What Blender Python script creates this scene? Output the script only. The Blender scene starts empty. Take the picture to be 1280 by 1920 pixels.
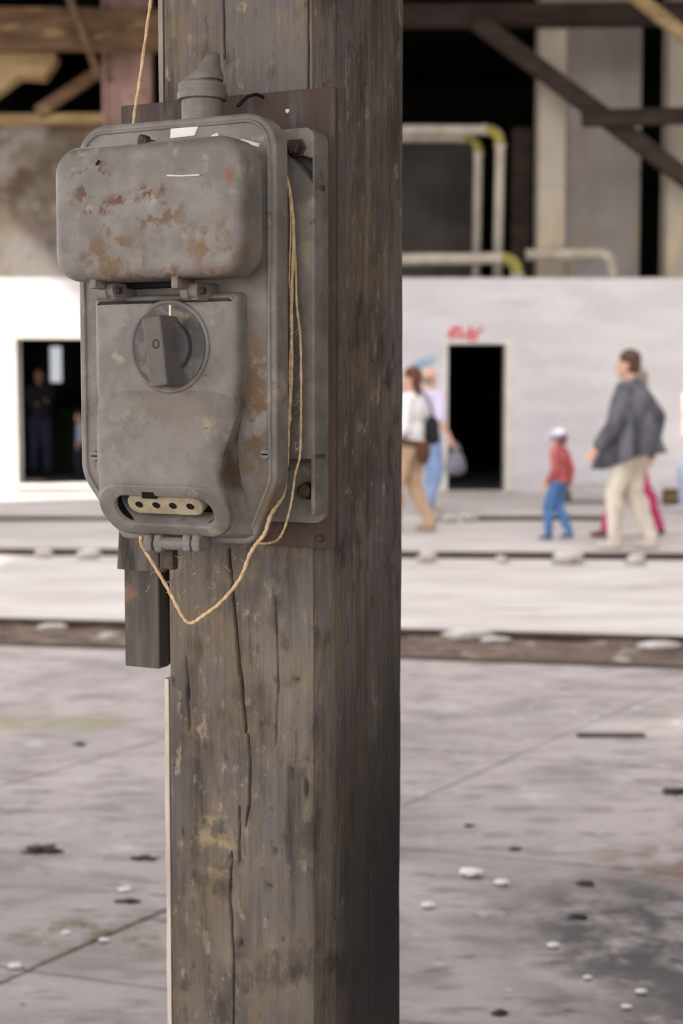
import bpy, bmesh, math, random
import numpy as np
from mathutils import Vector, Matrix, noise as mnoise
random.seed(7)
C = bpy.context.scene.collection
# ---------------------------------------------------------------- camera, world, light, exposure
FPX, PITCH, HC = 2850.0, math.radians(4.5), 1.42
sc = bpy.context.scene
cd = bpy.data.cameras.new('camera'); cam = bpy.data.objects.new('camera', cd); C.objects.link(cam); sc.camera = cam
cam.location = (0, 0, HC); cam.rotation_euler = (math.pi/2 - PITCH, 0, 0)
cd.sensor_fit = 'VERTICAL'; cd.sensor_height = 23.6; cd.lens = FPX*23.6/1920
cd.clip_start = 0.05; cd.clip_end = 300
cd.dof.use_dof = True; cd.dof.focus_distance = 1.72; cd.dof.aperture_fstop = 3.3; cd.dof.aperture_blades = 7
w = bpy.data.worlds.new('overcast_sky'); sc.world = w; w.use_nodes = True
bg = w.node_tree.nodes['Background']; bg.inputs[0].default_value = (1.0, 0.978, 0.978, 1); bg.inputs[1].default_value = 1.0
sl = bpy.data.lights.new('sun', 'SUN'); sl.energy = 4.0; sl.angle = math.radians(3); sl.color = (1, .93, .82)
sun = bpy.data.objects.new('sun', sl); C.objects.link(sun)
sun.rotation_euler = Vector((0.62, 0.28, -0.73)).to_track_quat('-Z', 'Y').to_euler()
vs = sc.view_settings
vs.view_transform = 'Standard'; vs.look = 'None'; vs.gamma = 1; vs.use_curve_mapping = False; vs.exposure = 1.48
try:
    sc.cycles.use_denoising = True; sc.cycles.max_bounces = 8; sc.cycles.diffuse_bounces = 5; sc.cycles.caustics_reflective = False
except Exception: pass

# ---------------------------------------------------------------- helpers: where a sight line meets a plane of the place
TH = math.radians(26.2); YC = 1.8
CO = Vector((-0.01228*YC, YC, 0)); U = Vector((math.cos(TH), -math.sin(TH), 0)); N = Vector((-math.sin(TH), -math.cos(TH), 0))
CAM = Vector((0, 0, HC))
def ray(px, py):
    return Vector((0, math.cos(PITCH), -math.sin(PITCH))) + Vector((1, 0, 0))*((px-640)/FPX) + Vector((0, math.sin(PITCH), math.cos(PITCH)))*((960-py)/FPX)
def at(px, py, Y):
    r = ray(px, py); return CAM + r*(Y/r.y)
def gnd(px, py, z=0.0):
    r = ray(px, py); return CAM + r*((z-HC)/r.z)
def front(px, py, n):                       # point on a plane parallel to the post's front face -> (u, z)
    r = ray(px, py); O = CO + N*n
    t = (O-CAM).dot(N)/r.dot(N); q = CAM + r*t
    return (q-O).dot(U), q.z
def side(px, py):                           # point on the post's right face -> (depth behind the corner, z)
    r = ray(px, py); t = (CO-CAM).dot(U)/r.dot(U); q = CAM + r*t
    return -(q-CO).dot(N), q.z

# ---------------------------------------------------------------- helpers: materials
def mat(name, c1, c2=None, scale=8, rough=.8, stretch=(1, 1, 1), spots=(), bump=0, bscale=40, metal=0, detail=6, lo=.35, hi=.65, spec=.3, coord='Object', bdist=.01):
    """two tones mixed by noise, then spots: (colour, scale, lo, hi, stretch, centre or None, radius)"""
    m = bpy.data.materials.new(name); m.use_nodes = True; nt = m.node_tree; n = nt.nodes; l = nt.links
    b = n['Principled BSDF']; b.inputs['Roughness'].default_value = rough; b.inputs['Metallic'].default_value = metal
    b.inputs['Specular IOR Level'].default_value = spec
    tc = n.new('ShaderNodeTexCoord')
    def nz(scale, stretch, detail=6, off=(0, 0, 0)):
        mp = n.new('ShaderNodeMapping'); mp.inputs['Scale'].default_value = stretch; mp.inputs['Location'].default_value = off
        l.new(tc.outputs[coord], mp.inputs[0])
        t = n.new('ShaderNodeTexNoise'); t.inputs['Scale'].default_value = scale; t.inputs['Detail'].default_value = detail
        t.inputs['Roughness'].default_value = .62
        l.new(mp.outputs[0], t.inputs['Vector']); return t.outputs['Fac']
    def rng(s, lo, hi):
        r = n.new('ShaderNodeMapRange'); r.inputs[1].default_value = lo; r.inputs[2].default_value = hi; r.interpolation_type = 'SMOOTHSTEP'
        l.new(s, r.inputs[0]); return r.outputs[0]
    def mix(f, a, bb):
        x = n.new('ShaderNodeMix'); x.data_type = 'RGBA'; l.new(f, x.inputs[0])
        for s, i in ((a, 6), (bb, 7)):
            if isinstance(s, tuple): x.inputs[i].default_value = (*s, 1)
            else: l.new(s, x.inputs[i])
        return x.outputs[2]
    col = c1
    if c2: col = mix(rng(nz(scale, stretch, detail), lo, hi), c1, c2)
    for k, sp in enumerate(spots):
        f = rng(nz(sp[1], sp[4], 7, (3.1*k+1, 7.7*k, 1.3*k)), sp[2], sp[3])
        if len(sp) > 5 and sp[5]:
            d = n.new('ShaderNodeVectorMath'); d.operation = 'SUBTRACT'; l.new(tc.outputs[coord], d.inputs[0]); d.inputs[1].default_value = sp[5]
            q = n.new('ShaderNodeVectorMath'); q.operation = 'DIVIDE'; l.new(d.outputs[0], q.inputs[0]); q.inputs[1].default_value = sp[6]
            e = n.new('ShaderNodeVectorMath'); e.operation = 'LENGTH'; l.new(q.outputs[0], e.inputs[0])
            g = n.new('ShaderNodeMapRange'); g.inputs[1].default_value = 1.0; g.inputs[2].default_value = .3; g.interpolation_type = 'SMOOTHSTEP'
            l.new(e.outputs['Value'], g.inputs[0])
            mu = n.new('ShaderNodeMath'); mu.operation = 'MULTIPLY'; l.new(f, mu.inputs[0]); l.new(g.outputs[0], mu.inputs[1]); f = mu.outputs[0]
        col = mix(f, col, sp[0])
    if isinstance(col, tuple): b.inputs['Base Color'].default_value = (*col, 1)
    else: l.new(col, b.inputs['Base Color'])
    if bump:
        bp = n.new('ShaderNodeBump'); bp.inputs['Strength'].default_value = bump; bp.inputs['Distance'].default_value = bdist
        l.new(nz(bscale, stretch, 5, (5, 5, 5)), bp.inputs['Height']); l.new(bp.outputs[0], b.inputs['Normal'])
    return m
def srgb(r, g, b):
    return tuple((c/255/12.92 if c/255 <= .04045 else ((c/255+.055)/1.055)**2.4) for c in (r, g, b))
S1 = (1, 1, 1)

# ---------------------------------------------------------------- helpers: objects and shapes
def thing(name, label, cat, loc=(0, 0, 0), rotz=0, group=None):
    o = bpy.data.objects.new(name, None); C.objects.link(o); o.empty_display_size = .05
    o.location = loc; o.rotation_euler = (0, 0, rotz); return tag(o, label, cat, group)
def tag(o, label, cat, group=None, kind=None):
    o['label'] = label; o['category'] = cat
    if group: o['group'] = group
    if kind: o['kind'] = kind
    return o
def link(name, me, m=None, parent=None, smooth=False):
    o = bpy.data.objects.new(name, me); C.objects.link(o)
    if m and not me.materials: me.materials.append(m)
    if parent: o.parent = parent
    if smooth:
        for p in me.polygons: p.use_smooth = True
    return o
def obj(name, bm, m=None, parent=None, smooth=False, angle=None):
    bmesh.ops.recalc_face_normals(bm, faces=bm.faces)
    me = bpy.data.meshes.new(name); bm.to_mesh(me); bm.free()
    o = link(name, me, m, parent, smooth or angle is not None)
    if angle is not None:
        me.set_sharp_from_angle(angle=math.radians(angle))
    return o
def struct(name, bm, m, parent=None, **k):
    o = obj(name, bm, m, parent, **k)
    if not parent: o['kind'] = 'structure'
    return o
def box(bm, a, b, bev=0, mtx=None, segs=2):
    r = bmesh.ops.create_cube(bm, size=1); v = r['verts']
    ca = [(a[i]+b[i])/2 for i in range(3)]; s = [abs(b[i]-a[i]) for i in range(3)]
    for q in v: q.co = Vector((q.co.x*s[0]+ca[0], q.co.y*s[1]+ca[1], q.co.z*s[2]+ca[2]))
    if bev:
        e = list({e for q in v for e in q.link_edges})
        rr = bmesh.ops.bevel(bm, geom=e, offset=bev, segments=segs, affect='EDGES', profile=.5)
        v = list({q for f in rr['faces'] for q in f.verts} | {q for q in v if q.is_valid})
    if mtx is not None:
        for q in v: q.co = mtx @ q.co
    return v
def bar(bm, p, q, wd, ht, up=Vector((0, 0, 1)), bev=0):
    p = Vector(p); q = Vector(q); d = (q-p).normalized(); s = d.cross(up).normalized(); u2 = s.cross(d)
    M = Matrix((s, d, u2)).transposed().to_4x4(); M.translation = (p+q)/2
    L = (q-p).length
    box(bm, (-wd/2, -L/2, -ht/2), (wd/2, L/2, ht/2), bev, M)
def tube(bm, pts, rad, seg=10, cap=True, twist=None):
    pts = [Vector(p) for p in pts]; rings = []; prev = None
    for i, p in enumerate(pts):
        t = (pts[min(i+1, len(pts)-1)]-pts[max(i-1, 0)]).normalized()
        if prev is None: prev = t.orthogonal().normalized()
        prev = (prev - t*prev.dot(t)).normalized(); b2 = t.cross(prev)
        r = rad[i] if isinstance(rad, (list, tuple)) else rad
        ring = []
        for k in range(seg):
            a = 2*math.pi*k/seg; rr = r
            if twist is not None: rr = r*(.62+.38*abs(math.cos(a-twist*i)))
            ring.append(bm.verts.new(p+prev*(math.cos(a)*rr)+b2*(math.sin(a)*rr)))
        rings.append(ring)
    bridge(bm, rings)
    if cap:
        bm.faces.new(rings[0]); bm.faces.new(rings[-1])
def bridge(bm, rings, closed=True):
    for a, b in zip(rings, rings[1:]):
        n = len(a)
        for k in range(n if closed else n-1):
            bm.faces.new((a[k], a[(k+1) % n], b[(k+1) % n], b[k]))
def catmull(pts, k=8):
    pts = [Vector(p) for p in pts]; P = [pts[0]*2-pts[1]]+pts+[pts[-1]*2-pts[-2]]; out = []
    for i in range(1, len(P)-2):
        a, b, c, d = P[i-1:i+3]
        for j in range(k):
            t = j/k; out.append(.5*((2*b)+(c-a)*t+(2*a-5*b+4*c-d)*t*t+(3*b-a-3*c+d)*t**3))
    out.append(pts[-1]); return out
def lathe(bm, prof, center=(0, 0, 0), seg=32, axis='z', cap=True):
    rings = []
    for r, h in prof:
        ring = []
        for k in range(seg):
            a = 2*math.pi*k/seg; x, y = r*math.cos(a), r*math.sin(a)
            v = (x, y, h) if axis == 'z' else ((x, -h, y) if axis == 'n' else (h, x, y))
            ring.append(bm.verts.new(Vector(v)+Vector(center)))
        rings.append(ring)
    bridge(bm, rings)
    if cap: bm.faces.new(rings[0]); bm.faces.new(rings[-1])
def rrect(x0, x1, z0, z1, r, seg=8):
    out = []
    for cx, cz, a0 in ((x1-r, z1-r, 0), (x0+r, z1-r, 90), (x0+r, z0+r, 180), (x1-r, z0+r, 270)):
        for k in range(seg+1):
            a = math.radians(a0+90*k/seg); out.append((cx+r*math.cos(a), cz+r*math.sin(a)))
    return out
def roundpoly(pts, radii, seg=6):
    out = []; n = len(pts)
    for i in range(n):
        p = Vector(pts[i]); a = (Vector(pts[i-1])-p); b = (Vector(pts[(i+1) % n])-p); r = radii[i] if isinstance(radii, (list, tuple)) else radii
        an = a.angle(b); d = min(r/math.tan(an/2), a.length*.49, b.length*.49); r = d*math.tan(an/2)
        s = p+a.normalized()*d; e = p+b.normalized()*d; c = p+(a.normalized()+b.normalized()).normalized()*(r/math.sin(an/2))
        a0 = math.atan2(s.y-c.y, s.x-c.x); a1 = math.atan2(e.y-c.y, e.x-c.x); da = (a1-a0+math.pi) % (2*math.pi)-math.pi
        for k in range(seg+1): out.append((c.x+r*math.cos(a0+da*k/seg), c.y+r*math.sin(a0+da*k/seg)))
    return out
def inset(o, d):
    n = len(o); res = []
    ar = sum(o[i][0]*o[(i+1) % n][1]-o[(i+1) % n][0]*o[i][1] for i in range(n)); sg = 1 if ar > 0 else -1
    for i in range(n):
        t = Vector(o[(i+1) % n])-Vector(o[i-1]); t = t.normalized() if t.length > 1e-9 else Vector((1, 0))
        res.append((o[i][0]-t.y*d*sg, o[i][1]+t.x*d*sg))
    return res
def slab(bm, out, n0, n1, bev=.004, segs=4, dome=0):
    """outline in (x, z) swept from depth n0 to n1 (towards -Y), front edge rounded"""
    rings = [[bm.verts.new((x, -n0, z)) for x, z in out], [bm.verts.new((x, -(n1-bev), z)) for x, z in out]]
    for k in range(1, segs+1):
        a = math.pi/2*k/segs; o2 = inset(out, bev*(1-math.cos(a)))
        rings.append([bm.verts.new((x, -(n1-bev+bev*math.sin(a)), z)) for x, z in o2])
    bridge(bm, rings); bm.faces.new(rings[0])
    if dome:
        cx = sum(p[0] for p in out)/len(out); cz = sum(p[1] for p in out)/len(out); o2 = inset(out, bev)
        for s in (.8, .5, .2):
            rings.append([bm.verts.new((cx+(x-cx)*s, -(n1+dome*(1-s*s)), cz+(z-cz)*s)) for x, z in o2])
        bridge(bm, rings[-4:])
    bm.faces.new(rings[-1])
def prism(bm, poly, y0, y1):
    """outline in (x, z) with thickness along Y"""
    a = [bm.verts.new((x, y0, z)) for x, z in poly]; b = [bm.verts.new((x, y1, z)) for x, z in poly]
    bridge(bm, [a, b]); bm.faces.new(a); bm.faces.new(b)
def lump(bm, c, r, seed=0, sub=2, amp=.3):
    rr = bmesh.ops.create_icosphere(bm, subdivisions=sub, radius=1)
    for v in rr['verts']:
        k = 1+amp*mnoise.noise(v.co*1.6+Vector((seed*3.7, seed, 1)))
        v.co = Vector((v.co.x*r[0]*k+c[0], v.co.y*r[1]*k+c[1], v.co.z*r[2]*k+c[2]))

# ---------------------------------------------------------------- materials
M = {}
M['concrete'] = mat('concrete_floor', srgb(176, 167, 166), srgb(158, 150, 149), 1.3, .85, (1, 1, 1),
    [(srgb(128, 121, 119), 2.2, .50, .72, (.7, 1.4, 1)), (srgb(140, 131, 127), 7, .50, .66, (.6, 1.5, 1)), (srgb(190, 183, 181), 5, .58, .72, S1), (srgb(104, 98, 96), 10, .58, .72, (.5, 1.6, 1)), (srgb(206, 200, 198), 16, .64, .74, (.6, 1.5, 1)), (srgb(92, 87, 86), 26, .64, .72, S1),
     (srgb(86, 83, 83), 6, .36, .60, S1, (.85, 3.9, 0), (.62, .75, 1)), (srgb(80, 77, 77), 7, .34, .6, S1, (.95, 3.3, 0), (.5, .4, 1)),
     (srgb(132, 112, 104), 7, .42, .6, S1, (1.05, 4.5, 0), (.4, .3, 1)),
     (srgb(146, 141, 112), 5, .35, .62, S1, (-1.25, 6.45, 0), (.55, .22, 1)), (srgb(116, 106, 84), 9, .45, .6, S1, (-.62, 3.9, 0), (.3, .2, 1))],
    bump=.5, bscale=18)
M['joint'] = mat('joint_dirt', srgb(84, 78, 74), srgb(66, 61, 58), 20, .95)
M['concrete_far'] = mat('dusty_concrete_floor', srgb(205, 199, 197), srgb(186, 178, 175), 1.1, .9, (.6, 1.6, 1),
    [(srgb(160, 148, 141), 1.6, .55, .72, (.5, 2, 1))], bump=.4, bscale=12)
M['dirt'] = mat('brown_dirt', srgb(120, 103, 92), srgb(86, 72, 64), 5, .95, (1, 2, 1), [(srgb(176, 166, 158), 6, .56, .66, S1), (srgb(60, 50, 46), 9, .56, .66, (.5, 2, 1))], bump=.8, bscale=20)
M['rail'] = mat('rusty_rail', srgb(84, 66, 56), srgb(60, 48, 42), 6, .8, S1, bump=.3)
M['stone'] = mat('pale_rubble', srgb(206, 200, 196), srgb(176, 168, 162), 9, .9, S1, bump=.5)
M['white'] = mat('white_scrap', srgb(235, 233, 232), srgb(214, 210, 208), 12, .8)
M['blot'] = mat('dark_blot', srgb(84, 78, 76), srgb(62, 58, 57), 20, .95, S1, bump=.6)
M['wall_white'] = mat('whitewashed_masonry', srgb(226, 224, 227), srgb(213, 211, 214), 1.6, .9, (.6, 1, 2),
    [(srgb(196, 192, 192), 2.5, .58, .75, (.5, 1, 3)), (srgb(214, 206, 186), 3, .62, .75, (.4, 1, 5))], bump=.5, bscale=9, bdist=.02)
M['plaster'] = mat('stained_plaster', srgb(124, 114, 102), srgb(94, 84, 73), 1.2, .95, S1,
    [(srgb(86, 74, 58), 1.5, .50, .66, S1), (srgb(140, 133, 128), 2.2, .55, .68, S1), (srgb(112, 80, 58), 2.6, .6, .7, S1),
     (srgb(122, 118, 115), 3, .36, .54, S1, (-4.2, 22, 3.3), (2.6, 3, .75))], bump=.6, bscale=6, bdist=.02)
M['dark'] = mat('unlit_dark', srgb(30, 27, 25), srgb(20, 18, 17), 1.5, .95)  # near-black, so the shade of the enclosed hall sits in the colour
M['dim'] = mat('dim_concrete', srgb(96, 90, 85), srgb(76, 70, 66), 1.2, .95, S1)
M['pillar'] = mat('pillar_concrete', srgb(220, 211, 206), srgb(204, 194, 189), 1.4, .9, (1, 1, 1), [(srgb(224, 210, 180), 1.5, .55, .7, (1, 1, .4))], bump=.3, bscale=8)
M['timber'] = mat('roof_timber', srgb(120, 94, 72), srgb(90, 69, 53), 3, .9, (.6, 2, 2), [(srgb(150, 128, 92), 3, .56, .68, (.6, 2, 2))], bump=.5)
M['timber_dark'] = mat('roof_timber_dark', srgb(72, 61, 54), srgb(54, 45, 40), 3, .9, (.6, 2, 2), bump=.4)
M['timber_pale'] = mat('roof_timber_pale', srgb(172, 150, 110), srgb(138, 116, 82), 3, .9, (.6, 2, 2), bump=.4)
M['redsteel'] = mat('red_lead_steel', srgb(182, 152, 140), srgb(152, 124, 113), 2.5, .85, (1, 1, .4), [(srgb(84, 66, 58), 4, .55, .68, S1)], bump=.3)
M['pipe'] = mat('pipe_wrap', srgb(214, 206, 192), srgb(190, 180, 164), 4, .8, S1)
M['yellow'] = mat('yellow_elbow', srgb(190, 180, 96), srgb(158, 150, 84), 6, .7)
M['frame'] = mat('door_frame_white', srgb(236, 231, 222), srgb(218, 212, 204), 4, .8)
M['red'] = mat('red_paint', srgb(226, 70, 76), srgb(232, 120, 122), 6, .8)
M['blue'] = mat('blue_paint', srgb(150, 186, 214), srgb(186, 204, 220), 6, .8)
RUST = srgb(98, 66, 42)
def castmetal(name, spots=(), c1=srgb(141, 135, 130), c2=srgb(119, 113, 107)):
    return mat(name, c1, c2, 22, .5, S1, [(srgb(164, 153, 134), 30, .56, .72, S1), (srgb(116, 97, 76), 40, .62, .72, S1), (RUST, 70, .69, .74, S1)]+list(spots), bump=.35, bscale=150, bdist=.002, spec=.35)
M['cast'] = castmetal('grey_cast_paint')
M['cast_cover'] = castmetal('grey_cast_paint_cover', [(srgb(110, 86, 62), 26, .44, .58, S1, (.105, -.12, -.09), (.035, .1, .12)), (srgb(112, 88, 66), 26, .46, .6, S1, (-.118, -.12, -.13), (.03, .1, .09)), (srgb(120, 100, 78), 24, .44, .58, S1, (.1, -.12, -.19), (.05, .1, .06))])
M['cast_lid'] = castmetal('grey_cast_paint_lid', [
    (RUST, 85, .46, .60, S1, (-.050, -.2, .122), (.036, .1, .012)), (RUST, 85, .46, .60, S1, (-.020, -.2, .130), (.035, .1, .010)), (RUST, 90, .46, .60, S1, (.012, -.2, .137), (.04, .1, .011)), (srgb(112, 88, 66), 60, .5, .64, S1, (.02, -.2, .115), (.06, .1, .04)),
    (RUST, 70, .54, .60, S1, (-.06, -.2, .145), (.045, .1, .04)), (srgb(124, 98, 70), 40, .46, .6, S1, (.095, -.2, .075), (.05, .1, .05)),
    (srgb(116, 92, 68), 50, .48, .6, S1, (-.04, -.2, .07), (.08, .1, .04)), (srgb(136, 94, 78), 60, .42, .56, S1, (.113, -.2, .148), (.008, .1, .014)),
    (srgb(116, 92, 68), 45, .48, .6, S1, (.0, -.2, .045), (.14, .1, .02))])
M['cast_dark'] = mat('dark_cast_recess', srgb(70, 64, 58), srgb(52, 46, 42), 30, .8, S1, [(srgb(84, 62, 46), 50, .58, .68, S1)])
M['cast_nose'] = castmetal('grey_cast_paint_nose', [(srgb(134, 122, 112), 14, .40, .6, S1, (0, -.15, -.11), (.1, .1, .05)), (srgb(98, 80, 64), 24, .42, .6, S1, (.085, -.14, -.15), (.03, .06, .1))])
M['dial'] = mat('slate_dial', srgb(92, 92, 92), srgb(76, 76, 77), 30, .6, S1, [(srgb(132, 116, 98), 28, .52, .64, S1), (srgb(126, 120, 114), 18, .5, .62, S1)], bump=.2, bscale=150, bdist=.001)
M['knob'] = mat('knob_bakelite', srgb(112, 106, 101), srgb(96, 91, 87), 30, .5, S1, bump=.15, bscale=160, bdist=.001)
M['black'] = mat('black_rubber_and_shade', srgb(18, 16, 15), srgb(12, 11, 10), 30, .7)
M['ceramic'] = mat('beige_ceramic', srgb(186, 172, 146), srgb(160, 145, 120), 60, .6, S1, [(srgb(200, 160, 140), 60, .62, .7, S1)])
M['bolt'] = mat('rusty_bolt', srgb(92, 76, 64), srgb(70, 58, 50), 60, .6, S1, metal=.2)
M['plate'] = mat('brown_backing_board', srgb(88, 72, 66), srgb(74, 62, 58), 9, .75, (3, 3, .5), [(srgb(96, 90, 88), 20, .52, .66, (2, 2, .4)), (srgb(112, 84, 70), 22, .6, .7, S1)], bump=.3, bscale=60, bdist=.002)
M['twine'] = mat('tan_twine', srgb(236, 208, 168), srgb(206, 172, 128), 160, .85)
M['paint'] = mat('white_paint_fleck', srgb(245, 243, 240), srgb(232, 230, 228), 60, .6)
M['post'] = mat('weathered_timber', srgb(124, 113, 103), srgb(92, 84, 78), 7, .85, (3.0, 3.0, .5),
    [(srgb(118, 111, 108), 4, .45, .62, (2, 2, .5)), (srgb(138, 126, 111), 6, .50, .72, (1.5, 1.5, .7)), (srgb(78, 70, 64), 9, .52, .68, (2.6, 2.6, .3)), (srgb(166, 151, 130), 40, .56, .72, (1.5, 1.5, .9)), (srgb(80, 71, 66), 46, .58, .74, (1.7, 1.7, .6)), (srgb(108, 84, 74), 8, .62, .74, (2, 2, .5)),
     (srgb(128, 113, 93), 15, .50, .68, (1, 1, .8)), (srgb(82, 73, 68), 19, .52, .70, (1.1, 1.1, .7)), (srgb(120, 112, 108), 11, .56, .70, (1.2, 1.2, .6)),
     (srgb(164, 146, 114), 30, .46, .62, S1, tuple(CO+U*-.15+Vector((0, 0, .86))), (.045, .09, .07)), (srgb(54, 50, 49), 5, .26, .44, (2, 2, .4), tuple(CO+U*.12-N*.2+Vector((0, 0, .70))), (.33, .33, .68))],
    bump=.8, bscale=60, bdist=.004)
M['board'] = mat('grey_board', srgb(118, 110, 102), srgb(84, 78, 74), 9, .85, (3, 3, .4), [(srgb(64, 58, 56), 8, .52, .62, (2, 2, .4)), (srgb(138, 108, 90), 14, .6, .7, S1)], bump=.5, bscale=60, bdist=.003)

# ---------------------------------------------------------------- the setting: floor, ground, walls, roof
bm = bmesh.new(); box(bm, (-60, -40, -.30), (60, 80, -.12)); struct('ground', bm, M['concrete_far'])
def clip(poly, a, b):                                   # keep what lies left of the line a -> b
    out = []; f = lambda p: (b[0]-a[0])*(p[1]-a[1])-(b[1]-a[1])*(p[0]-a[0])
    for i in range(len(poly)):
        p, q = poly[i], poly[(i+1) % len(poly)]; fp, fq = f(p), f(q)
        if fp >= 0: out.append(p)
        if (fp >= 0) != (fq >= 0): t = fp/(fp-fq); out.append((p[0]+(q[0]-p[0])*t, p[1]+(q[1]-p[1])*t))
    return out
NEAR_A, NEAR_B = (-1.942, 8.565), (1.773, 7.806)        # near and far edge of the first track
FAR_A, FAR_B = (-2.149, 9.485), (1.985, 8.754)
def on(a, b, x): return a[1]+(b[1]-a[1])*(x-a[0])/(b[0]-a[0])
# near floor: cast slabs with open joints, laid askew to the tracks
bm = bmesh.new(); box(bm, (-7, -6, -.11), (8, 11, -.05))
floor = struct('floor', bm, M['joint'])
ud = Vector((.55, .835)).normalized(); vd = Vector((.94, -.31)).normalized(); o0 = Vector((.67, 5.84))
for i in range(-8, 9):
    for j in range(-8, 9):
        vo = lambda n: 1.40*n+(.55 if n > 0 else 0)
        q = [o0+vd*vo(i+a)+ud*(1.31*(j+b)) for a, b in ((0, 0), (1, 0), (1, 1), (0, 1))]
        poly = [(p.x, p.y) for p in q]
        cx, cy = sum(p[0] for p in poly)/4, sum(p[1] for p in poly)/4
        if not (-4.2 < cx < 4.2 and 1.0 < cy < 10): continue
        poly = clip(poly, (-60, on(NEAR_A, NEAR_B, -60)), (60, on(NEAR_A, NEAR_B, 60))) if False else clip(poly, (60, on(NEAR_A, NEAR_B, 60)-.07), (-60, on(NEAR_A, NEAR_B, -60)-.07))
        if len(poly) < 3: continue
        ar = sum(poly[k][0]*poly[(k+1) % len(poly)][1]-poly[(k+1) % len(poly)][0]*poly[k][1] for k in range(len(poly)))
        if abs(ar) < .02: continue
        if ar < 0: poly = poly[::-1]
        g = .0055 if i in (-1, 0) and j < 1 else .003+.0015*random.random()
        pa = inset(poly, g) if len(poly) == 4 else [((x-cx)*.997+cx, (y-cy)*.997+cy) for x, y in poly]
        pb = inset(poly, g+.006) if len(poly) == 4 else [((x-cx)*.990+cx, (y-cy)*.990+cy) for x, y in poly]
        dz = random.uniform(-.003, .003)
        bm = bmesh.new()
        r0 = [bm.verts.new((x, y, -.06)) for x, y in pa]; r1 = [bm.verts.new((x, y, -.005+dz)) for x, y in pa]; r2 = [bm.verts.new((x, y, dz)) for x, y in pb]
        bridge(bm, [r0, r1, r2]); bm.faces.new(r2); obj('slab', bm, M['concrete'], floor)
# far floor between the tracks and the low wall
bm = bmesh.new()
for x0, x1 in ((-7, 8),):
    a = [bm.verts.new((x0, on(FAR_A, FAR_B, x0)+.06, z)) for z in (0, -.2)]; b = [bm.verts.new((x1, on(FAR_A, FAR_B, x1)+.06, z)) for z in (0, -.2)]
    c = [bm.verts.new((x1, 21.5, z)) for z in (0, -.2)]; d = [bm.verts.new((x0, 21.5, z)) for z in (0, -.2)]
    for k in range(4):
        p, q = (a, b, c, d)[k], (a, b, c, d)[(k+1) % 4]; bm.faces.new((p[0], q[0], q[1], p[1]))
    bm.faces.new((a[0], b[0], c[0], d[0])); bm.faces.new((a[1], b[1], c[1], d[1]))
struct('floor', bm, M['concrete_far'])
# dirt bed of the first track
bm = bmesh.new(); nx = 90; rows = []
for k in range(9):
    row = []
    for i in range(nx+1):
        x = -7+15*i/nx; y = on(NEAR_A, NEAR_B, x)-.05+(on(FAR_A, FAR_B, x)-on(NEAR_A, NEAR_B, x)+.12)*k/8
        row.append(bm.verts.new((x, y, -.035+.03*mnoise.noise(Vector((x*2.2, y*5, 0)))+.012*mnoise.noise(Vector((x*9, y*14, 3))))))
    rows.append(row)
bridge(bm, rows, False)
tag(obj('track_dirt', bm, M['dirt'], smooth=True), 'brown dirt packed between the two nearest sunken rails', 'dirt', kind='stuff')

YW, TW = 21.4, .3                                       # the low whitewashed building behind the tracks
zt = at(900, 523, YW).z
d0, d1 = at(838, 918, YW).x, at(945, 918, YW).x; dt = at(890, 645, YW).z
w0, w1 = at(35, 908, YW).x, at(172, 908, YW).x; wt, wb = at(90, 635, YW).z, at(90, 908, YW).z
bm = bmesh.new()
for x0, x1, z0, z1 in ((-7, w0, 0, zt), (w0, w1, wt, zt), (w0, w1, 0, wb), (w1, d0, 0, zt), (d0, d1, dt, zt), (d1, 8, 0, zt)):
    box(bm, (x0, YW, z0), (x1, YW+TW, z1))
bmesh.ops.remove_doubles(bm, verts=bm.verts, dist=1e-4)
wall = struct('wall_back', bm, M['wall_white'])
bm = bmesh.new(); box(bm, (-7, YW, zt), (8, 30, zt+.02)); struct('roof', bm, M['stone'])
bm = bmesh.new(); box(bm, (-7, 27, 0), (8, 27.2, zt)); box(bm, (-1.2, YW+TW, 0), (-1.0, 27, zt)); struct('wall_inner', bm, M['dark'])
# door frame of the black doorway: white jamb and lintel
t = bpy.data.objects.new('door_1', None); C.objects.link(t); t['kind'] = 'structure'
bm = bmesh.new(); box(bm, (d1, YW-.03, 0), (d1+.11, YW+.08, dt+.05), .006); obj('door_jamb', bm, M['frame'], t)
bm = bmesh.new(); box(bm, (d0-.05, YW-.02, 0), (d0, YW+.08, dt+.05), .006); obj('door_jamb', bm, M['frame'], t)
bm = bmesh.new(); box(bm, (d0, YW-.02, dt), (d1, YW+.08, dt+.04), .006); obj('door_lintel', bm, M['frame'], t)
bm = bmesh.new(); box(bm, (d0-.1, YW-.25, 0), (d1+.2, YW+.02, .045), .01); obj('door_step', bm, M['stone'], t)
# the opening on the left with a room behind it
t = bpy.data.objects.new('window_1', None); C.objects.link(t); t['kind'] = 'structure'
for a, b in (((w0-.08, YW-.03, wb), (w0, YW+.1, wt+.06)), ((w1, YW-.03, wb), (w1+.08, YW+.1, wt+.06)), ((w0, YW-.03, wt), (w1, YW+.1, wt+.06))):
    bm = bmesh.new(); box(bm, a, b, .006); obj('window_frame', bm, M['frame'], t)
bm = bmesh.new(); box(bm, (w0-.08, YW-.08, wb-.05), (w1+.08, YW+.1, wb), .006); obj('window_sill', bm, M['frame'], t)
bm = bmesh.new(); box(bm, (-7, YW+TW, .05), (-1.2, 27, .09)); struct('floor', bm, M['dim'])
M['daylit'] = mat('daylit_pane', (.5, .5, .52)); b_ = M['daylit'].node_tree.nodes['Principled BSDF']; b_.inputs['Emission Color'].default_value = (.9, .92, 1, 1); b_.inputs['Emission Strength'].default_value = .22
M['green'] = mat('green_wainscot', srgb(62, 78, 52), srgb(48, 60, 44), 2, .8)
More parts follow.
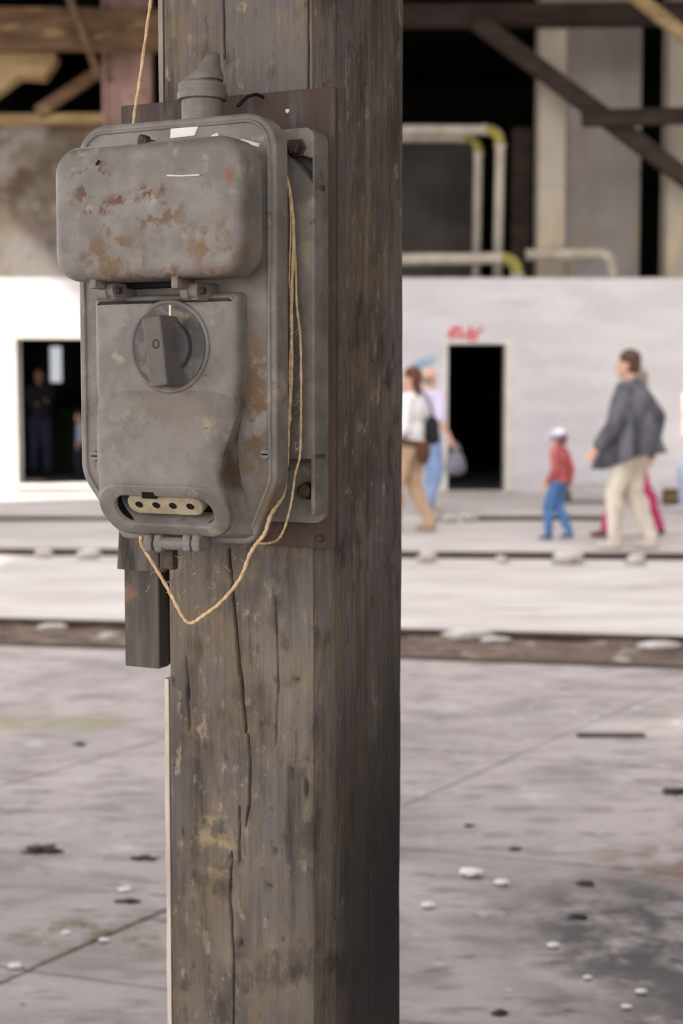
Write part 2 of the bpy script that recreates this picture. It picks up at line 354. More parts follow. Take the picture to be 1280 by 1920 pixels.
bm = bmesh.new(); box(bm, (-7, 26.9, .09), (-1.2, 27, 1.15)); struct('wainscot', bm, M['green'])
bm = bmesh.new(); box(bm, (-5.12, 26.86, 1.6), (-4.93, 26.9, 2.22)); struct('window_2', bm, M['daylit'])

# upper plaster wall over the left half, dark hall behind the right half
bm = bmesh.new(); box(bm, (-7.2, 22.6, zt), (-1.4, 22.9, at(0, 212, 22.6).z)); struct('wall_left_upper', bm, M['plaster'])
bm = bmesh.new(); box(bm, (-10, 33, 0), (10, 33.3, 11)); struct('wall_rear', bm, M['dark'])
bm = bmesh.new(); box(bm, (8, -9, -.12), (8.3, 33, 11)); struct('wall_right', bm, M['dim'])
bm = bmesh.new(); box(bm, (-7.3, 22.0, -.12), (-7, 33, 11)); box(bm, (-7.3, 12, -.12), (-7, 18.7, 14)); box(bm, (-7.3, 2.5, 5.1), (-7, 12, 14)); box(bm, (-7.3, 18.7, 6.9), (-7, 22, 8)); struct('wall_left_sun_block', bm, M['dim'])  # bay wall and headers are unseen, added and sized to block the sun
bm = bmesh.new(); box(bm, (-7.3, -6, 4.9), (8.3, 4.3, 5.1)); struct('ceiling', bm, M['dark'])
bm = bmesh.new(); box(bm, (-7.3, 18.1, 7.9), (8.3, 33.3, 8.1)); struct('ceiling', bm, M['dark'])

# ---------------------------------------------------------------- tracks
def rail(name, p, q, h, wd, label):
    p = Vector(p); q = Vector(q); d = (q-p).normalized(); s = Vector((-d.y, d.x, 0)); bm = bmesh.new()
    prof = [(-wd*.9, -.1), (wd*.9, -.1), (wd*.9, -.085), (.012, -.07), (.012, h-.045), (wd*.5, h-.035), (wd*.5, h-.006), (wd*.36, h), (-wd*.36, h), (-wd*.5, h-.006), (-wd*.5, h-.035), (-.012, h-.045), (-.012, -.07), (-wd*.9, -.085)]
    rings = []
    for i in range(2):
        b = (p, q)[i]; rings.append([bm.verts.new(b+s*x+Vector((0, 0, z))) for x, z in prof])
    bridge(bm, rings); bm.faces.new(rings[0]); bm.faces.new(rings[1])
    return tag(obj(name, bm, M['rail']), label, 'rail', 'rails across the floor')
def onp(a, b, x, z=0): return (x, on(a, b, x), z)
rail('rail', onp(NEAR_A, NEAR_B, -6.9), onp(NEAR_A, NEAR_B, 7.9), .006, .07, 'dark sunken rail nearest the timber post, along the slab edge')
rail('rail', onp(FAR_A, FAR_B, -6.9), onp(FAR_A, FAR_B, 7.9), .006, .07, 'dark sunken rail on the far side of the brown dirt strip')
r3a, r3b = (-2.996, 13.27), (2.9, 12.85)
rail('rail', onp(r3a, r3b, -6.9), onp(r3a, r3b, 7.9), .055, .07, 'rusty raised rail in front of the walking people')
rail('rail', (at(890, 976, 16.83).x, 16.83, 0), (at(1165, 976, 16.83).x, 16.83, 0), .05, .07, 'short rusty rail behind the child in the cap')
rail('rail', (-6.8, 16.83, 0), (-1.2, 16.83, 0), .045, .07, 'rusty rail near the white wall with the figure inside its opening')
pale = [(812, 978, .10), (845, 980, .09), (880, 978, .10)]
for k, (px, py, r) in enumerate(pale):
    p = gnd(px, py); bm = bmesh.new(); lump(bm, (0, 0, 0), (r, r*.8, r*.55), k+3)
    o = obj('stone', bm, M['stone'], smooth=True); o.location = (p.x, p.y, r*.45)
    tag(o, ['pale stone by the feet of the person in blue jeans', 'pale stone lying between two others left of the short rail', 'pale stone at the left end of the short rail'][k], 'stone', 'pale stones beside the short rail')
lumps = [(800, 1054, .13, 'pale rubble lump on raised rail nearest the timber post'), (942, 1056, .08, 'small pale rubble lump on raised rail in front of the doorway'), (1068, 1058, .16, 'largest pale rubble lump, on the raised rail in front of the child'), (1192, 1060, .12, 'pale rubble lump on raised rail in front of the grey jacket walker'),
         (82, 1046, .10, 'pale rubble lump on raised rail left of the switch box, nearer the picture edge'), (166, 1048, .12, 'pale rubble lump on raised rail just left of the switch box')]
for k, (px, py, r, lab) in enumerate(lumps):
    p = gnd(px, py); bm = bmesh.new(); lump(bm, (0, 0, 0), (r*.75, r*.5, r*.45), k+11, 2, .7)
    o = obj('rubble', bm, M['stone'], smooth=True); o.location = (p.x, p.y, r*.3); tag(o, lab, 'rubble', 'rubble lumps along the raised rail')
for k, (px, py, r, lab) in enumerate([(880, 1197, .16, 'long pale rubble piece in the dirt strip right of the post'), (930, 1205, .1, 'smaller pale rubble piece beside the long one in the dirt strip'), (1240, 1218, .14, 'pale rubble piece in the dirt strip at its right end'), (100, 1180, .1, 'pale rubble piece in the dirt strip left of the post')]):
    p = gnd(px, py, -.03); bm = bmesh.new(); lump(bm, (0, 0, 0), (r, r*.4, r*.22), k+21)
    o = obj('rubble', bm, M['stone'], smooth=True); o.location = (p.x, p.y, -.025+r*.1); tag(o, lab, 'rubble', 'rubble pieces in the dirt strip')

# ---------------------------------------------------------------- bits on the near floor
chips = [(885, 1640, .03, 'largest white scrap on the floor right of the post'), (803, 1700, .018, 'white scrap on floor close to the right side of the post'), (1037, 1775, .014, 'white scrap beside the dark oily stain'), (1100, 1835, .010, 'white scrap below the dark oily stain'), (1202, 1862, .012, 'white scrap in the dark patch at lower right'), (1174, 1890, .011, 'white scrap lowest in the dark patch at lower right'),
         (232, 1672, .018, 'white chip beside a dark lump for a hollow left of the post'), (124, 1752, .012, 'white chip on floor, left one of a pair'), (195, 1765, .012, 'white chip on floor, right one of a pair'), (27, 1815, .016, 'white chip on the joint at lower left'), (1195, 1332, .018, 'white chip on the pale floor near the sunken rail'), (940, 1658, .02, 'greyish scrap right of the largest white scrap')]
for k, (px, py, r, lab) in enumerate(chips):
    p = gnd(px, py); bm = bmesh.new(); lump(bm, (0, 0, 0), (r*1.3, r, r*.35), k+31, 1)
    o = obj('scrap', bm, M['white']); o.location = (p.x, p.y, r*.25+.002); tag(o, lab, 'scrap', 'white scraps littering the floor')
blots = [(75, 1597, .06, 'long dark lump for a hollow in the floor at left'), (270, 1612, .035, 'dark lump for a floor hollow just left of the post'), (243, 1692, .03, 'dark lump for a hollow beside a white chip left of the post'), (965, 1592, .02, 'dark lump for a hollow upper right of the largest white scrap'), (1083, 1719, .025, 'dark lump for a hollow above the oily stain'), (1265, 1486, .05, 'dark clod on floor at the right picture edge'), (880, 1549, .016, 'small dark clod near the post on the right'), (938, 1900, .02, 'dark clod at bottom right of the post'), (150, 1397, .03, 'dark clod below the mossy patch'), (1100, 1658, .03, 'dark clod at upper end of the oily stain')]
for k, (px, py, r, lab) in enumerate(blots):  # raised dark lumps put in place of shaded holes in the concrete
    p = gnd(px, py); bm = bmesh.new(); lump(bm, (0, 0, 0), (r*.85, r*.5, r*.18), k+51, 3, 1.3)
    o = obj('blot', bm, M['blot'], smooth=True); o.location = (p.x, p.y, r*.12); tag(o, lab, 'blot', 'dark lumps standing for hollows in the floor')
p = gnd(1145, 1381); bm = bmesh.new(); box(bm, (-.14, -.03, 0), (.14, .03, .008), .003)
o = obj('iron_strip', bm, M['blot']); o.location = (p.x, p.y, .002); tag(o, 'dark flat iron strip lying on the pale floor at right', 'strip')

# ---------------------------------------------------------------- low slab, box and paint marks at the wall
t = thing('low_slab', 'low pale concrete slab on blocks at the foot of the white wall', 'slab', (at(1128, 930, 19.6).x, 19.6, 0))
bm = bmesh.new(); box(bm, (-.62, -.25, .17), (.62, .3, .24), .012); obj('top', bm, M['stone'], t)
for s in (-.5, .5): bm = bmesh.new(); box(bm, (s-.09, -.1, 0), (s+.09, .25, .17), .01); obj('block', bm, M['dirt'], t)
q = at(1258, 942, 19.3); t = thing('crate', 'small brown crate on the floor by the wall at the right edge', 'crate', (q.x, 19.3, 0))
for k in range(3): bm = bmesh.new(); box(bm, (-.1, -.1, .006+k*.065), (.1, -.085, .066+k*.065), .003); obj('slat', bm, M['timber'], t)
bm = bmesh.new(); box(bm, (-.095, -.085, 0), (.095, .1, .195), .004); obj('body', bm, M['timber'], t)
def strokes(name, lines, m, rad, Y, label):
    bm = bmesh.new()
    for L in lines: tube(bm, catmull([at(x, y, Y) for x, y in L], 5), rad, 6)
    o = obj(name, bm, m, wall); o['label'] = label
strokes('painted_scrawl', [[(845, 636), (848, 622), (858, 616), (866, 624), (864, 636)], [(850, 630), (864, 628)], [(872, 634), (876, 627)], [(882, 612), (881, 624), (880, 636), (890, 636), (893, 628), (886, 624), (881, 627)], [(892, 622), (905, 616)], [(840, 628), (850, 616), (862, 613)]], M['red'], .02, YW-.012, 'red spray-paint scrawl over the black doorway')
strokes('painted_scrawl', [[(776, 688), (790, 676), (806, 672), (816, 668)], [(772, 682), (786, 680), (800, 684), (812, 676)], [(782, 690), (800, 680), (812, 682)]], M['blue'], .022, YW-.012, 'pale blue spray-paint scrawl left of the black doorway')

# ---------------------------------------------------------------- pillars, pipes and timbers above the low wall
def pil(px0, pxc, px1, y_top, Y, label, ang=20, cut=True):
    a = math.radians(ang); c = at(pxc, 400, Y); sc_ = FPX/Y
    wr = (px1-pxc)/sc_/math.cos(a); wl = (pxc-px0)/sc_/math.sin(a)
    t = thing('concrete_pillar', label, 'pillar', (c.x, Y, zt+.02), a)
    H = 8.0-zt-.1; zs = [0, at(pxc, 325, Y).z-zt-.02, at(pxc, 130, Y).z-zt, H] if cut else [0, H]
    for k in range(len(zs)-1):
        bm = bmesh.new(); box(bm, (0, 0, zs[k]+.012), (wr, wl, zs[k+1]-.012), .02); obj('block', bm, M['pillar'], t)
    bm = bmesh.new(); box(bm, (.02, .02, 0), (wr-.02, wl-.02, H)); obj('core', bm, M['pillar'], t)
M['cream'] = mat('cream_pillar', srgb(200, 190, 175), srgb(186, 176, 160), 1.2, .9, S1, [(srgb(214, 198, 166), 1.5, .55, .7, (1, 1, .4))], bump=.3, bscale=8)
pil(1052, 1062, 1202, 40, 24.5, 'wide grey concrete pillar behind the diagonal roof brace', 8)
def cream(px0, px1, Y, label):
    a, b = at(px0, 400, Y), at(px1, 400, Y); t = thing('cream_pillar', label, 'pillar', (a.x, Y, zt+.02)); H = 7.85-zt
    zs = [0, at(px0, 348, Y).z-zt-.02, H]
    for k in (0, 1): bm = bmesh.new(); box(bm, (0, 0, zs[k]+.008), (b.x-a.x, .5, zs[k+1]-.008), .02); obj('block', bm, M['cream'], t)
    bm = bmesh.new(); box(bm, (.02, .02, 0), (b.x-a.x-.02, .48, H)); obj('core', bm, M['cream'], t)
cream(1008, 1060, 22.75, 'added cream pillar for the lit left face of the wide grey pillar')  # added pillar, its pale colour stands for light on the wide pillar's face
cream(1250, 1330, 22.7, 'cream pillar cut off by the right picture edge')
def pipe(pts, rad, Y, label, elbow=None):
    P = [at(x, y, Y) for x, y in pts]; P[-1].z = zt+.021; out = [P[0]]
    for i in range(1, len(P)-1):
        a, b, c = P[i-1], P[i], P[i+1]; r = .22
        s = b+(a-b).normalized()*r; e = b+(c-b).normalized()*r
        for k in range(9): u = k/8; out.append(s*(1-u)**2+b*2*u*(1-u)+e*u*u)
    out.append(P[-1]); t = thing('pipe', label, 'pipe', out[0]); o0 = out[0]
    bm = bmesh.new(); tube(bm, [p-o0 for p in out], rad, 16); obj('pipe_run', bm, M['pipe'], t, smooth=True)
    if elbow:
        b = P[elbow]; a, c = P[elbow-1], P[elbow+1]; r = .24
        s = b+(a-b).normalized()*r; e = b+(c-b).normalized()*r
        bm = bmesh.new(); tube(bm, [s*(1-u)**2+b*2*u*(1-u)+e*u*u-o0 for u in [k/8 for k in range(9)]], rad*1.08, 16); obj('elbow', bm, M['yellow'], t, smooth=True)
        for q in (s, e):
            d = (q-b).normalized(); bm = bmesh.new(); tube(bm, [q-o0-d*.02, q-o0+d*.02], rad*1.25, 16); obj('flange', bm, M['pipe'], t, smooth=True)
    for q in (out[0], out[-1]): pass
    return t
pipe([(470, 243), (938, 243), (932, 523)], .075, 23.0, 'wrapped pipe with yellow elbow, rising tallest beside the black hall', 1)
pipe([(470, 258), (897, 258), (892, 523)], .07, 23.5, 'wrapped pipe just left of the tallest pipe with yellow elbow', 1)
pipe([(470, 490), (968, 484), (970, 524)], .085, 22.2, 'white pipe lying low along the wall top with yellow elbow', 1)
pipe([(985, 478), (1146, 476), (1150, 524)], .085, 22.4, 'white pipe bending down into the wall top before the pillar')
def beam(name, p, q, wd, ht, m, label, Y, cat='beam', Y2=None):
    bm = bmesh.new(); a = at(*p, Y); b = at(*q, Y2 or Y); bar(bm, a-a, b-a, wd, ht, up=Vector((0, 0, 1)) if abs((b-a).normalized().z) < .9 else Vector((0, 1, 0)), bev=.015)
    o = obj(name, bm, M[m]); o.location = a; tag(o, label, cat); return o
beam('roof_beam', (600, 32), (1420, 26), .3, .30, 'timber_dark', 'dark horizontal roof beam above the pale concrete pillar', 22.6)
beam('roof_brace', (890, 38), (1300, 345), .22, .24, 'timber_dark', 'dark diagonal timber brace crossing in front of the concrete pillar', 22.2)
beam('tie_beam', (1092, 222), (1420, 214), .22, .22, 'timber_dark', 'dark horizontal tie timber meeting the diagonal brace', 22.0)
beam('rafter', (1150, -40), (1330, 105), .18, .16, 'timber_pale', 'pale rafter crossing the upper right corner', 20.5)
beam('timber_post', (978, 240), (974, 522), .3, .2, 'timber_dark', 'dark upright timber left of the concrete pillar', 23.8, 'post')
bm = bmesh.new(); a = at(757, 262, 25); b = at(886, 522, 25); box(bm, (a.x-2, 25, zt+.02), (b.x, 25.25, a.z), .01); tag(obj('concrete_panel', bm, M['dim']), 'dim grey concrete panel behind the pipes', 'panel')
beam('roof_beam', (-160, 52), (330, 58), .4, .52, 'timber', 'thick brown roof beam at the upper left corner', 21.6)
beam('roof_beam', (-160, 226), (290, 222), .25, .14, 'timber_pale', 'pale sill beam lying on the stained plaster wall', 22.5)
beam('strut', (128, -10), (188, 148), .10, .12, 'timber', 'thin brown diagonal strut beside the reddish steel column', 21.2)
beam('roof_brace', (70, 212), (192, 130), .14, .17, 'timber', 'olive brown diagonal brace above the pale sill beam', 22.3)
bm = bmesh.new(); pts = [(-60, 98), (104, 98), (104, 112), (80, 146), (34, 143), (0, 168), (-60, 214)]
prism(bm, [(at(x, y, 21.9).x, at(x, y, 21.9).z) for x, y in pts], 21.9, 22.25); tag(obj('corbel', bm, M['timber_pale']), 'pale timber corbel with angled underside at the left edge', 'corbel')
a = at(238, 200, 22.1); t = thing('steel_column', 'reddish steel column standing on the low wall behind the switch box', 'column', (a.x, 22.1, zt+.02))
hc = 7.9-zt-.03
bm = bmesh.new(); box(bm, (-.30, .10, 0), (.34, .14, hc)); obj('web', bm, M['redsteel'], t)
for x in (-.34, .30): bm = bmesh.new(); box(bm, (x, -.06, 0), (x+.05, .30, hc), .006); obj('flange', bm, M['redsteel'], t)
bm = bmesh.new(); box(bm, (-.42, -.12, 0), (.42, .34, .03)); obj('foot_plate', bm, M['redsteel'], t)

# ---------------------------------------------------------------- the timber post
A = .2285; Z0, Z1 = .003, 4.9
def post_mesh():
    front_c = [(-A+.013, 0.0), (-.0135, 0.0)]
    sec = [(-A, -.020)]
    sec += [(-A+.013*k/8, -.020+.020*k/8) for k in range(1, 8)]
    nf = 300; sec += [(-A+.013+(A-.0265)*k/nf, 0) for k in range(nf+1)]
    sec += [(-.0135+.0135*k/14, -.0326*k/14) for k in range(1, 14)]
    nr = 150; sec += [(0, -.0326-(A-.0326)*k/nr) for k in range(nr+1)]
    sec += [(-A*k/6, -A) for k in range(1, 6)] + [(-A, -A), (-A, -A*.6), (-A, -A*.25)]
    zs = [Z0, .3, .6]+list(np.linspace(.72, 2.02, 200))+[2.2, 3.2, Z1]
    crack = []
    for path, wd, dp in (([(428, 1030), (434, 1090), (441, 1160), (450, 1260), (458, 1330), (462, 1372)], .0011, .03), ([(466, 1376), (470, 1430), (468, 1500), (462, 1545)], .0009, .018), ([(449, 1515), (450, 1570), (448, 1612)], .0009, .014),
                         ([(434, 1600), (431, 1680), (436, 1770), (441, 1850), (440, 1960)], .001, .02), ([(418, -60), (419, 40), (421, 110)], .001, .018), ([(577, -60), (578, 60), (577, 170)], .001, .016), ([(350, 1230), (352, 1300), (356, 1370)], .0014, .005), ([(515, 1120), (522, 1250), (518, 1400)], .0014, .004)):
        pt = [front(x, y, 0) for x, y in path]; pt.sort(key=lambda q: q[1]); crack.append((pt, wd, dp, 0))
    for path, wd, dp in (([(686, 160), (688, 300), (690, 380), (685, 470), (684, 560)], .0030, .016), ([(697, 585), (698, 640), (700, 670)], .0045, .014), ([(690, 1560), (694, 1700), (700, 1960)], .0024, .016), ([(672, 1270), (668, 1340)], .002, .009), ([(640, 1500), (632, 1600), (630, 1720)], .003, .010), ([(735, 1030), (740, 1150)], .002, .008), ([(655, 880), (660, 960), (664, 1040)], .0022, .01)):
        pt = [side(x, y) for x, y in path]; pt.sort(key=lambda q: q[1]); crack.append((pt, wd, dp, 1))
    pits = []
    for x, y, ru, rz in ((722, 340, .006, .022), (735, 360, .004, .012), (663, 302, .005, .012), (660, 440, .004, .012), (700, 455, .003, .02), (722, 505, .003, .02), (676, 612, .004, .014), (722, 668, .003, .006), (720, 705, .0035, .006), (738, 728, .0035, .006), (737, 745, .003, .01), (668, 810, .004, .02), (683, 850, .003, .02), (718, 890, .003, .02), (646, 912, .003, .006), (694, 1030, .006, .02), (740, 1045, .004, .008), (690, 1075, .004, .02), (738, 1150, .004, .01), (650, 1130, .003, .012), (660, 1210, .003, .02), (700, 1300, .003, .012), (735, 560, .003, .02), (640, 250, .004, .03), (627, 1530, .003, .012), (742, 1560, .003, .004)):
        t, z = side(x, y); pits.append((t, z, ru, rz, 1))
    for x, y, ru, rz in ((430, 1615, .003, .003), (516, 1598, .004, .004), (450, 1770, .003, .004), (390, 1858, .0025, .004), (395, 1902, .003, .003), (503, 1662, .006, .004), (555, 1275, .006, .004), (417, 1548, .003, .003), (575, 1478, .002, .012), (372, 1220, .006, .016), (352, 1300, .003, .008), (545, 1450, .004, .006)):
        u, z = front(x, y, 0); pits.append((u, z, ru, rz, 0))
    bm = bmesh.new(); rings = []
    def lerp(pt, z):
        for (a, za), (b, zb) in zip(pt, pt[1:]):
            if za <= z <= zb: return a+(b-a)*(z-za)/(zb-za)
    for z in zs:
        cr = [(lerp(pt, z), wd, dp, f) for pt, wd, dp, f in crack]; ring = []
        fine = .7 < z < 2.05
        pz = [q for q in pits if abs(q[1]-z) < q[3]*2.5]
        for i, (u, n) in enumerate(sec):
            du = dn = 0.0
            fr = 8 <= i <= 8+nf; rt = 8+nf+13 < i < 8+nf+14+nr+1; ch = 8+nf < i <= 8+nf+13
            if fine:
                s = u if fr else n
                d = .0022*mnoise.noise(Vector((u*22, n*22, z*2.5)))+.0014*mnoise.noise(Vector((u*120, n*120, z*5)))+.0006*mnoise.noise(Vector((u*420, n*420, z*18)))
                for cu, wd, dp, f in cr:
                    if cu is None: continue
                    if f == 0 and fr: k = (u-cu+.0015*mnoise.noise(Vector((z*40, 0, f))))/wd
                    elif f == 1 and rt: k = (-n-cu+.0015*mnoise.noise(Vector((z*40, 1, f))))/wd
                    else: continue
                    if abs(k) < 3: d -= dp*math.exp(-k*k)
                for cu, cz, ru, rz, f in pz:
                    if f == 0 and fr: k = ((u-cu)/ru)**2+((z-cz)/rz)**2
                    elif f == 1 and rt: k = ((-n-cu)/ru)**2+((z-cz)/rz)**2
                    else: continue
                    if k < 6: d -= .009*math.exp(-k)
                if fr: dn = d
                elif rt: du = d
                elif ch: du = d*.8; dn = d*.5
            ring.append(bm.verts.new(CO+U*(u+du)+N*(n+dn)+Vector((0, 0, z))))
        rings.append(ring)
    bridge(bm, rings); bm.faces.new(rings[0]); bm.faces.new(rings[-1]); return bm
post = tag(obj('timber_post', post_mesh(), M['post'], angle=50), 'weathered grey-brown square timber post with chamfered edges carrying the switch box', 'post')

M['lit_edge'] = mat('lit_edge_paint', srgb(226, 214, 200), srgb(196, 182, 168), 14, .8, (2, 2, .4), bump=.3)
M['lit_edge_upper'] = mat('lit_edge_paint_upper', srgb(170, 156, 146), srgb(140, 128, 120), 14, .8, (2, 2, .4), bump=.3)
MX = Matrix((U, -N, Vector((0, 0, 1)))).transposed().to_4x4(); MX.translation = CO
for z0, z1, m_, lab in ((.004, 1.055, 'lit_edge', 'whitish strip painting the lit lower left edge of the post'), (1.775, 4.85, 'lit_edge_upper', 'greyish strip painting the lit upper left edge of the post')):  # strips added for the lit left chamfer, its brightness put in their colour
    bm = bmesh.new(); nz = 60; rings = []
    for k in range(nz+1):
        z = z0+(z1-z0)*k/nz; j = .0012*mnoise.noise(Vector((z*14, 3, 1)))
        rings.append([bm.verts.new(MX @ Vector(p)) for p in ((-A-.0105+j, .022, z), (-A-.0085+j, .0185, z), (-A-.0015, .0175, z), (-A-.0005, .040, z), (-A-.0095, .040, z))])
    bridge(bm, rings); bm.faces.new(rings[0]); bm.faces.new(rings[-1]); obj('lit_edge_strip', bm, M[m_], post)['label'] = lab
# everything fixed to the post's front face: local x to the right, -y outwards, z up from 1.5 m
UC = -.12; ZB = 1.5; BO = CO+U*UC+Vector((0, 0, ZB))
def F(px, py, n): u, z = front(px, py, n); return u-UC, z-ZB
def FP(px, py, n): x, z = F(px, py, n); return Vector((x, -n, z))

t = thing('backing_board', 'dark brown backing board fixed to the timber post behind the switch box', 'board', BO, -TH)
bm = bmesh.new(); slab(bm, roundpoly([(-.155, -.262), (.1415, -.264), (.1415, .271), (.02, .272), (-.155, .273)], .003, 2), .003, .010, .0015, 2); obj('panel', bm, M['plate'], t)
bm = bmesh.new(); a = F(222, 1030, -.01); b = F(300, 1071, -.01); slab(bm, [(a[0], b[1]), (b[0], b[1]-.001), (b[0], a[1]+.03), (a[0]+.004, a[1]+.03)], -.012, -.006, .001, 2); obj('lower_plate', bm, M['board'], t)
for px, py in ((262, 300), (600, 1010)):
    x, z = F(px, py, .01); bm = bmesh.new(); lathe(bm, [(.005, .010), (.005, .013), (.003, .0145)], (x, 0, z), 12, 'n'); obj('nail', bm, M['bolt'], t)
t = thing('side_batten', 'grey wooden batten sticking down left of the post under the switch box', 'batten', BO, -TH)
a = F(232, 1075, -.05); b = F(302, 1255, -.05)
bm = bmesh.new(); box(bm, (a[0], .05, b[1]), (b[0]-.003, .075, .18), .002); obj('batten', bm, M['board'], t)
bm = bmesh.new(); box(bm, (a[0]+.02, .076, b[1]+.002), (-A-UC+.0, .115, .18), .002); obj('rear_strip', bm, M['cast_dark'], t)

# ---------------------------------------------------------------- the switch socket box
SW = thing('switch_socket_box', 'grey cast metal switch box with raised lid, rotary knob and four-hole socket on post', 'switch box', BO, -TH)
# rear base casting
bm = bmesh.new(); slab(bm, rrect(-.1325, .1325, -.234, .221, .014), .010, .020, .002, 2); base = obj('base_casting', bm, M['cast'], SW, angle=40)
for s in (-1, 1):
    out = [(s*.090, -.157), (s*.1325, -.157), (s*.1325, .158), (s*.090, .200)]
    bm = bmesh.new(); slab(bm, out if s > 0 else out[::-1], .018, .046, .003, 3); obj('side_rib', bm, M['cast'], base, angle=40)
    bm = bmesh.new(); box(bm, (s*.1325-(.005 if s > 0 else 0), -.046, -.222), (s*.1325+(0 if s > 0 else .005), -.018, -.150), .0015); obj('rim', bm, M['cast'], base)
    bm = bmesh.new(); out = roundpoly([(s*.085, .200), (s*.1325, .184), (s*.1325, .221), (s*.085, .221)], [.002, .003, .012, .002], 4); slab(bm, out if s > 0 else out[::-1], .018, .046, .002, 2); obj('corner_pad', bm, M['cast'], base, angle=40)
    bm = bmesh.new(); box(bm, (s*.1325-(.003 if s > 0 else 0), -.045, .150), (s*.1325+(0 if s > 0 else .003), -.018, .19), .001); obj('rim', bm, M['cast'], base)
    for z in (.190, -.195):
        bm = bmesh.new(); q = .026 if z > 0 else 0; lathe(bm, [(.011, .019+q), (.011, .022+q), (.0085, .0225+q), (.0085, .034+q), (.006, .036+q)], (s*.112, 0, z+(.008 if z > 0 else 0)), 6 if z > 0 else 12, 'n'); obj('mounting_bolt', bm, M['bolt'], base)
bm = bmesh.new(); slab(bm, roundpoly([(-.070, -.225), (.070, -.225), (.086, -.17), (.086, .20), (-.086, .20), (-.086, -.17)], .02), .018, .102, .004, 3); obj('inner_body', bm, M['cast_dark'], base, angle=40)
# front cover
cov = roundpoly([(-.080, -.251), (.095, -.251), (.127, -.180), (.127, .2265), (-.138, .2275), (-.138, -.178)], [.012, .018, .05, .038, .038, .05], 8)
bm = bmesh.new(); slab(bm, cov, .100, .126, .0045, 4); cover = obj('front_cover', bm, M['cast_cover'], SW, angle=35)
lip = inset(cov, .0065)
bm = bmesh.new(); r = [[bm.verts.new((x, -n, z)) for x, z in o] for o, n in ((lip, .125), (inset(cov, .0072), .1285), (inset(cov, .0105), .1285), (inset(cov, .0115), .125))]
bridge(bm, r); obj('cover_bead', bm, M['cast'], cover, smooth=True)
for px, py in ((497, 852), (178, 855)):
    x, z = F(px, py, .128); bm = bmesh.new(); lathe(bm, [(.0078, .125), (.0078, .127), (.0068, .1272), (.0062, .1265), (.0055, .1295), (.003, .1295)], (x, 0, z), 16, 'n')
    s_ = obj('screw', bm, M['cast'], cover, angle=35); bm = bmesh.new(); box(bm, (x-.0042, -.1298, z-.0009), (x+.0042, -.1285, z+.0009)); obj('slot', bm, M['black'], s_)
bm = bmesh.new(); a = F(319, 260, .127); b = F(373, 232, .127); slab(bm, [(a[0], a[1]), (b[0]-.006, a[1]+.001), (b[0], b[1]-.001), (a[0]+.001, b[1])], .124, .1275, .0006, 2); obj('paper_label', bm, M['paint'], cover)['label'] = 'small white paper label on the cover above the lid'
for pts, n in (([(452, 264), (468, 268), (486, 273)], .1272), ([(398, 256), (410, 252)], .1272)):
    bm = bmesh.new(); tube(bm, [FP(x, y, n) for x, y in pts], .0022, 6); obj('paint_fleck', bm, M['paint'], cover)
x, z = F(461, 217, .112); bm = bmesh.new(); lump(bm, (x, -.112, .2265), (.003, .003, .002), 4, 1); obj('paint_fleck', bm, M['paint'], cover)
# raised housing of the switch
pan = roundpoly([(-.098, -.100), (.086, -.100), (.090, -.07), (.090, .030), (-.102, .030), (-.102, -.07)], [.02, .02, .02, .006, .006, .02], 6)
bm = bmesh.new(); slab(bm, pan, .122, .1485, .010, 5); house = obj('switch_housing', bm, M['cast_nose'], SW, angle=50)
bm = bmesh.new(); a = F(214, 545, .13); b = F(336, 524, .13); box(bm, (a[0], -.146, a[1]+.001), (b[0], -.124, b[1]+.008), .001); obj('lid_shade_strip', bm, M['black'], house)  # black strip paints the shadow band under the lid
# socket nose: from the housing down to an inclined oblong mouth
NN = 96; fc = Vector((.001, -.161, -.2125)); e2 = Vector((0, -.50, .866)).normalized()
def oblong(hw, hh, k, sq=0):
    """point k of NN on a stadium, starting at the top centre and going clockwise"""
    per = 4*(hw-hh)+2*math.pi*hh; s = per*k/NN; a = hw-hh
    if s < a: return (s, hh)
    s -= a
    if s < math.pi*hh: q = s/hh; return (a+hh*math.sin(q), hh*math.cos(q))
    s -= math.pi*hh
    if s < 2*a: return (a-s, -hh)
    s -= 2*a
    if s < math.pi*hh: q = s/hh; return (-a-hh*math.sin(q), -hh*math.cos(q))
    return (-a+s-math.pi*hh, hh)
bpts = [(-.002, -.078, .1480), (.060, -.078, .1480), (.088, -.084, .1440), (.086, -.100, .130), (.078, -.125, .1245), (.078, -.16, .1245), (.088, -.20, .1245), (.096, -.232, .1245), (.092, -.243, .1245), (.05, -.244, .1245), (-.002, -.244, .1245), (-.05, -.244, .1245), (-.082, -.240, .1245), (-.090, -.228, .1245), (-.090, -.20, .1245), (-.088, -.16, .1245), (-.090, -.125, .1245), (-.098, -.100, .130), (-.099, -.084, .1440), (-.066, -.078, .1480)]
bc = catmull([Vector(p) for p in bpts+[bpts[0]]], 12)
lens = [0]
for a, b in zip(bc, bc[1:]): lens.append(lens[-1]+(b-a).length)
def face_pt(hw, hh, k, d=0):
    x, y = oblong(hw, hh, k); nrm = Vector((0, -e2.z, e2.y)).normalized()
    return fc+Vector((x, 0, 0))+e2*y+nrm*d
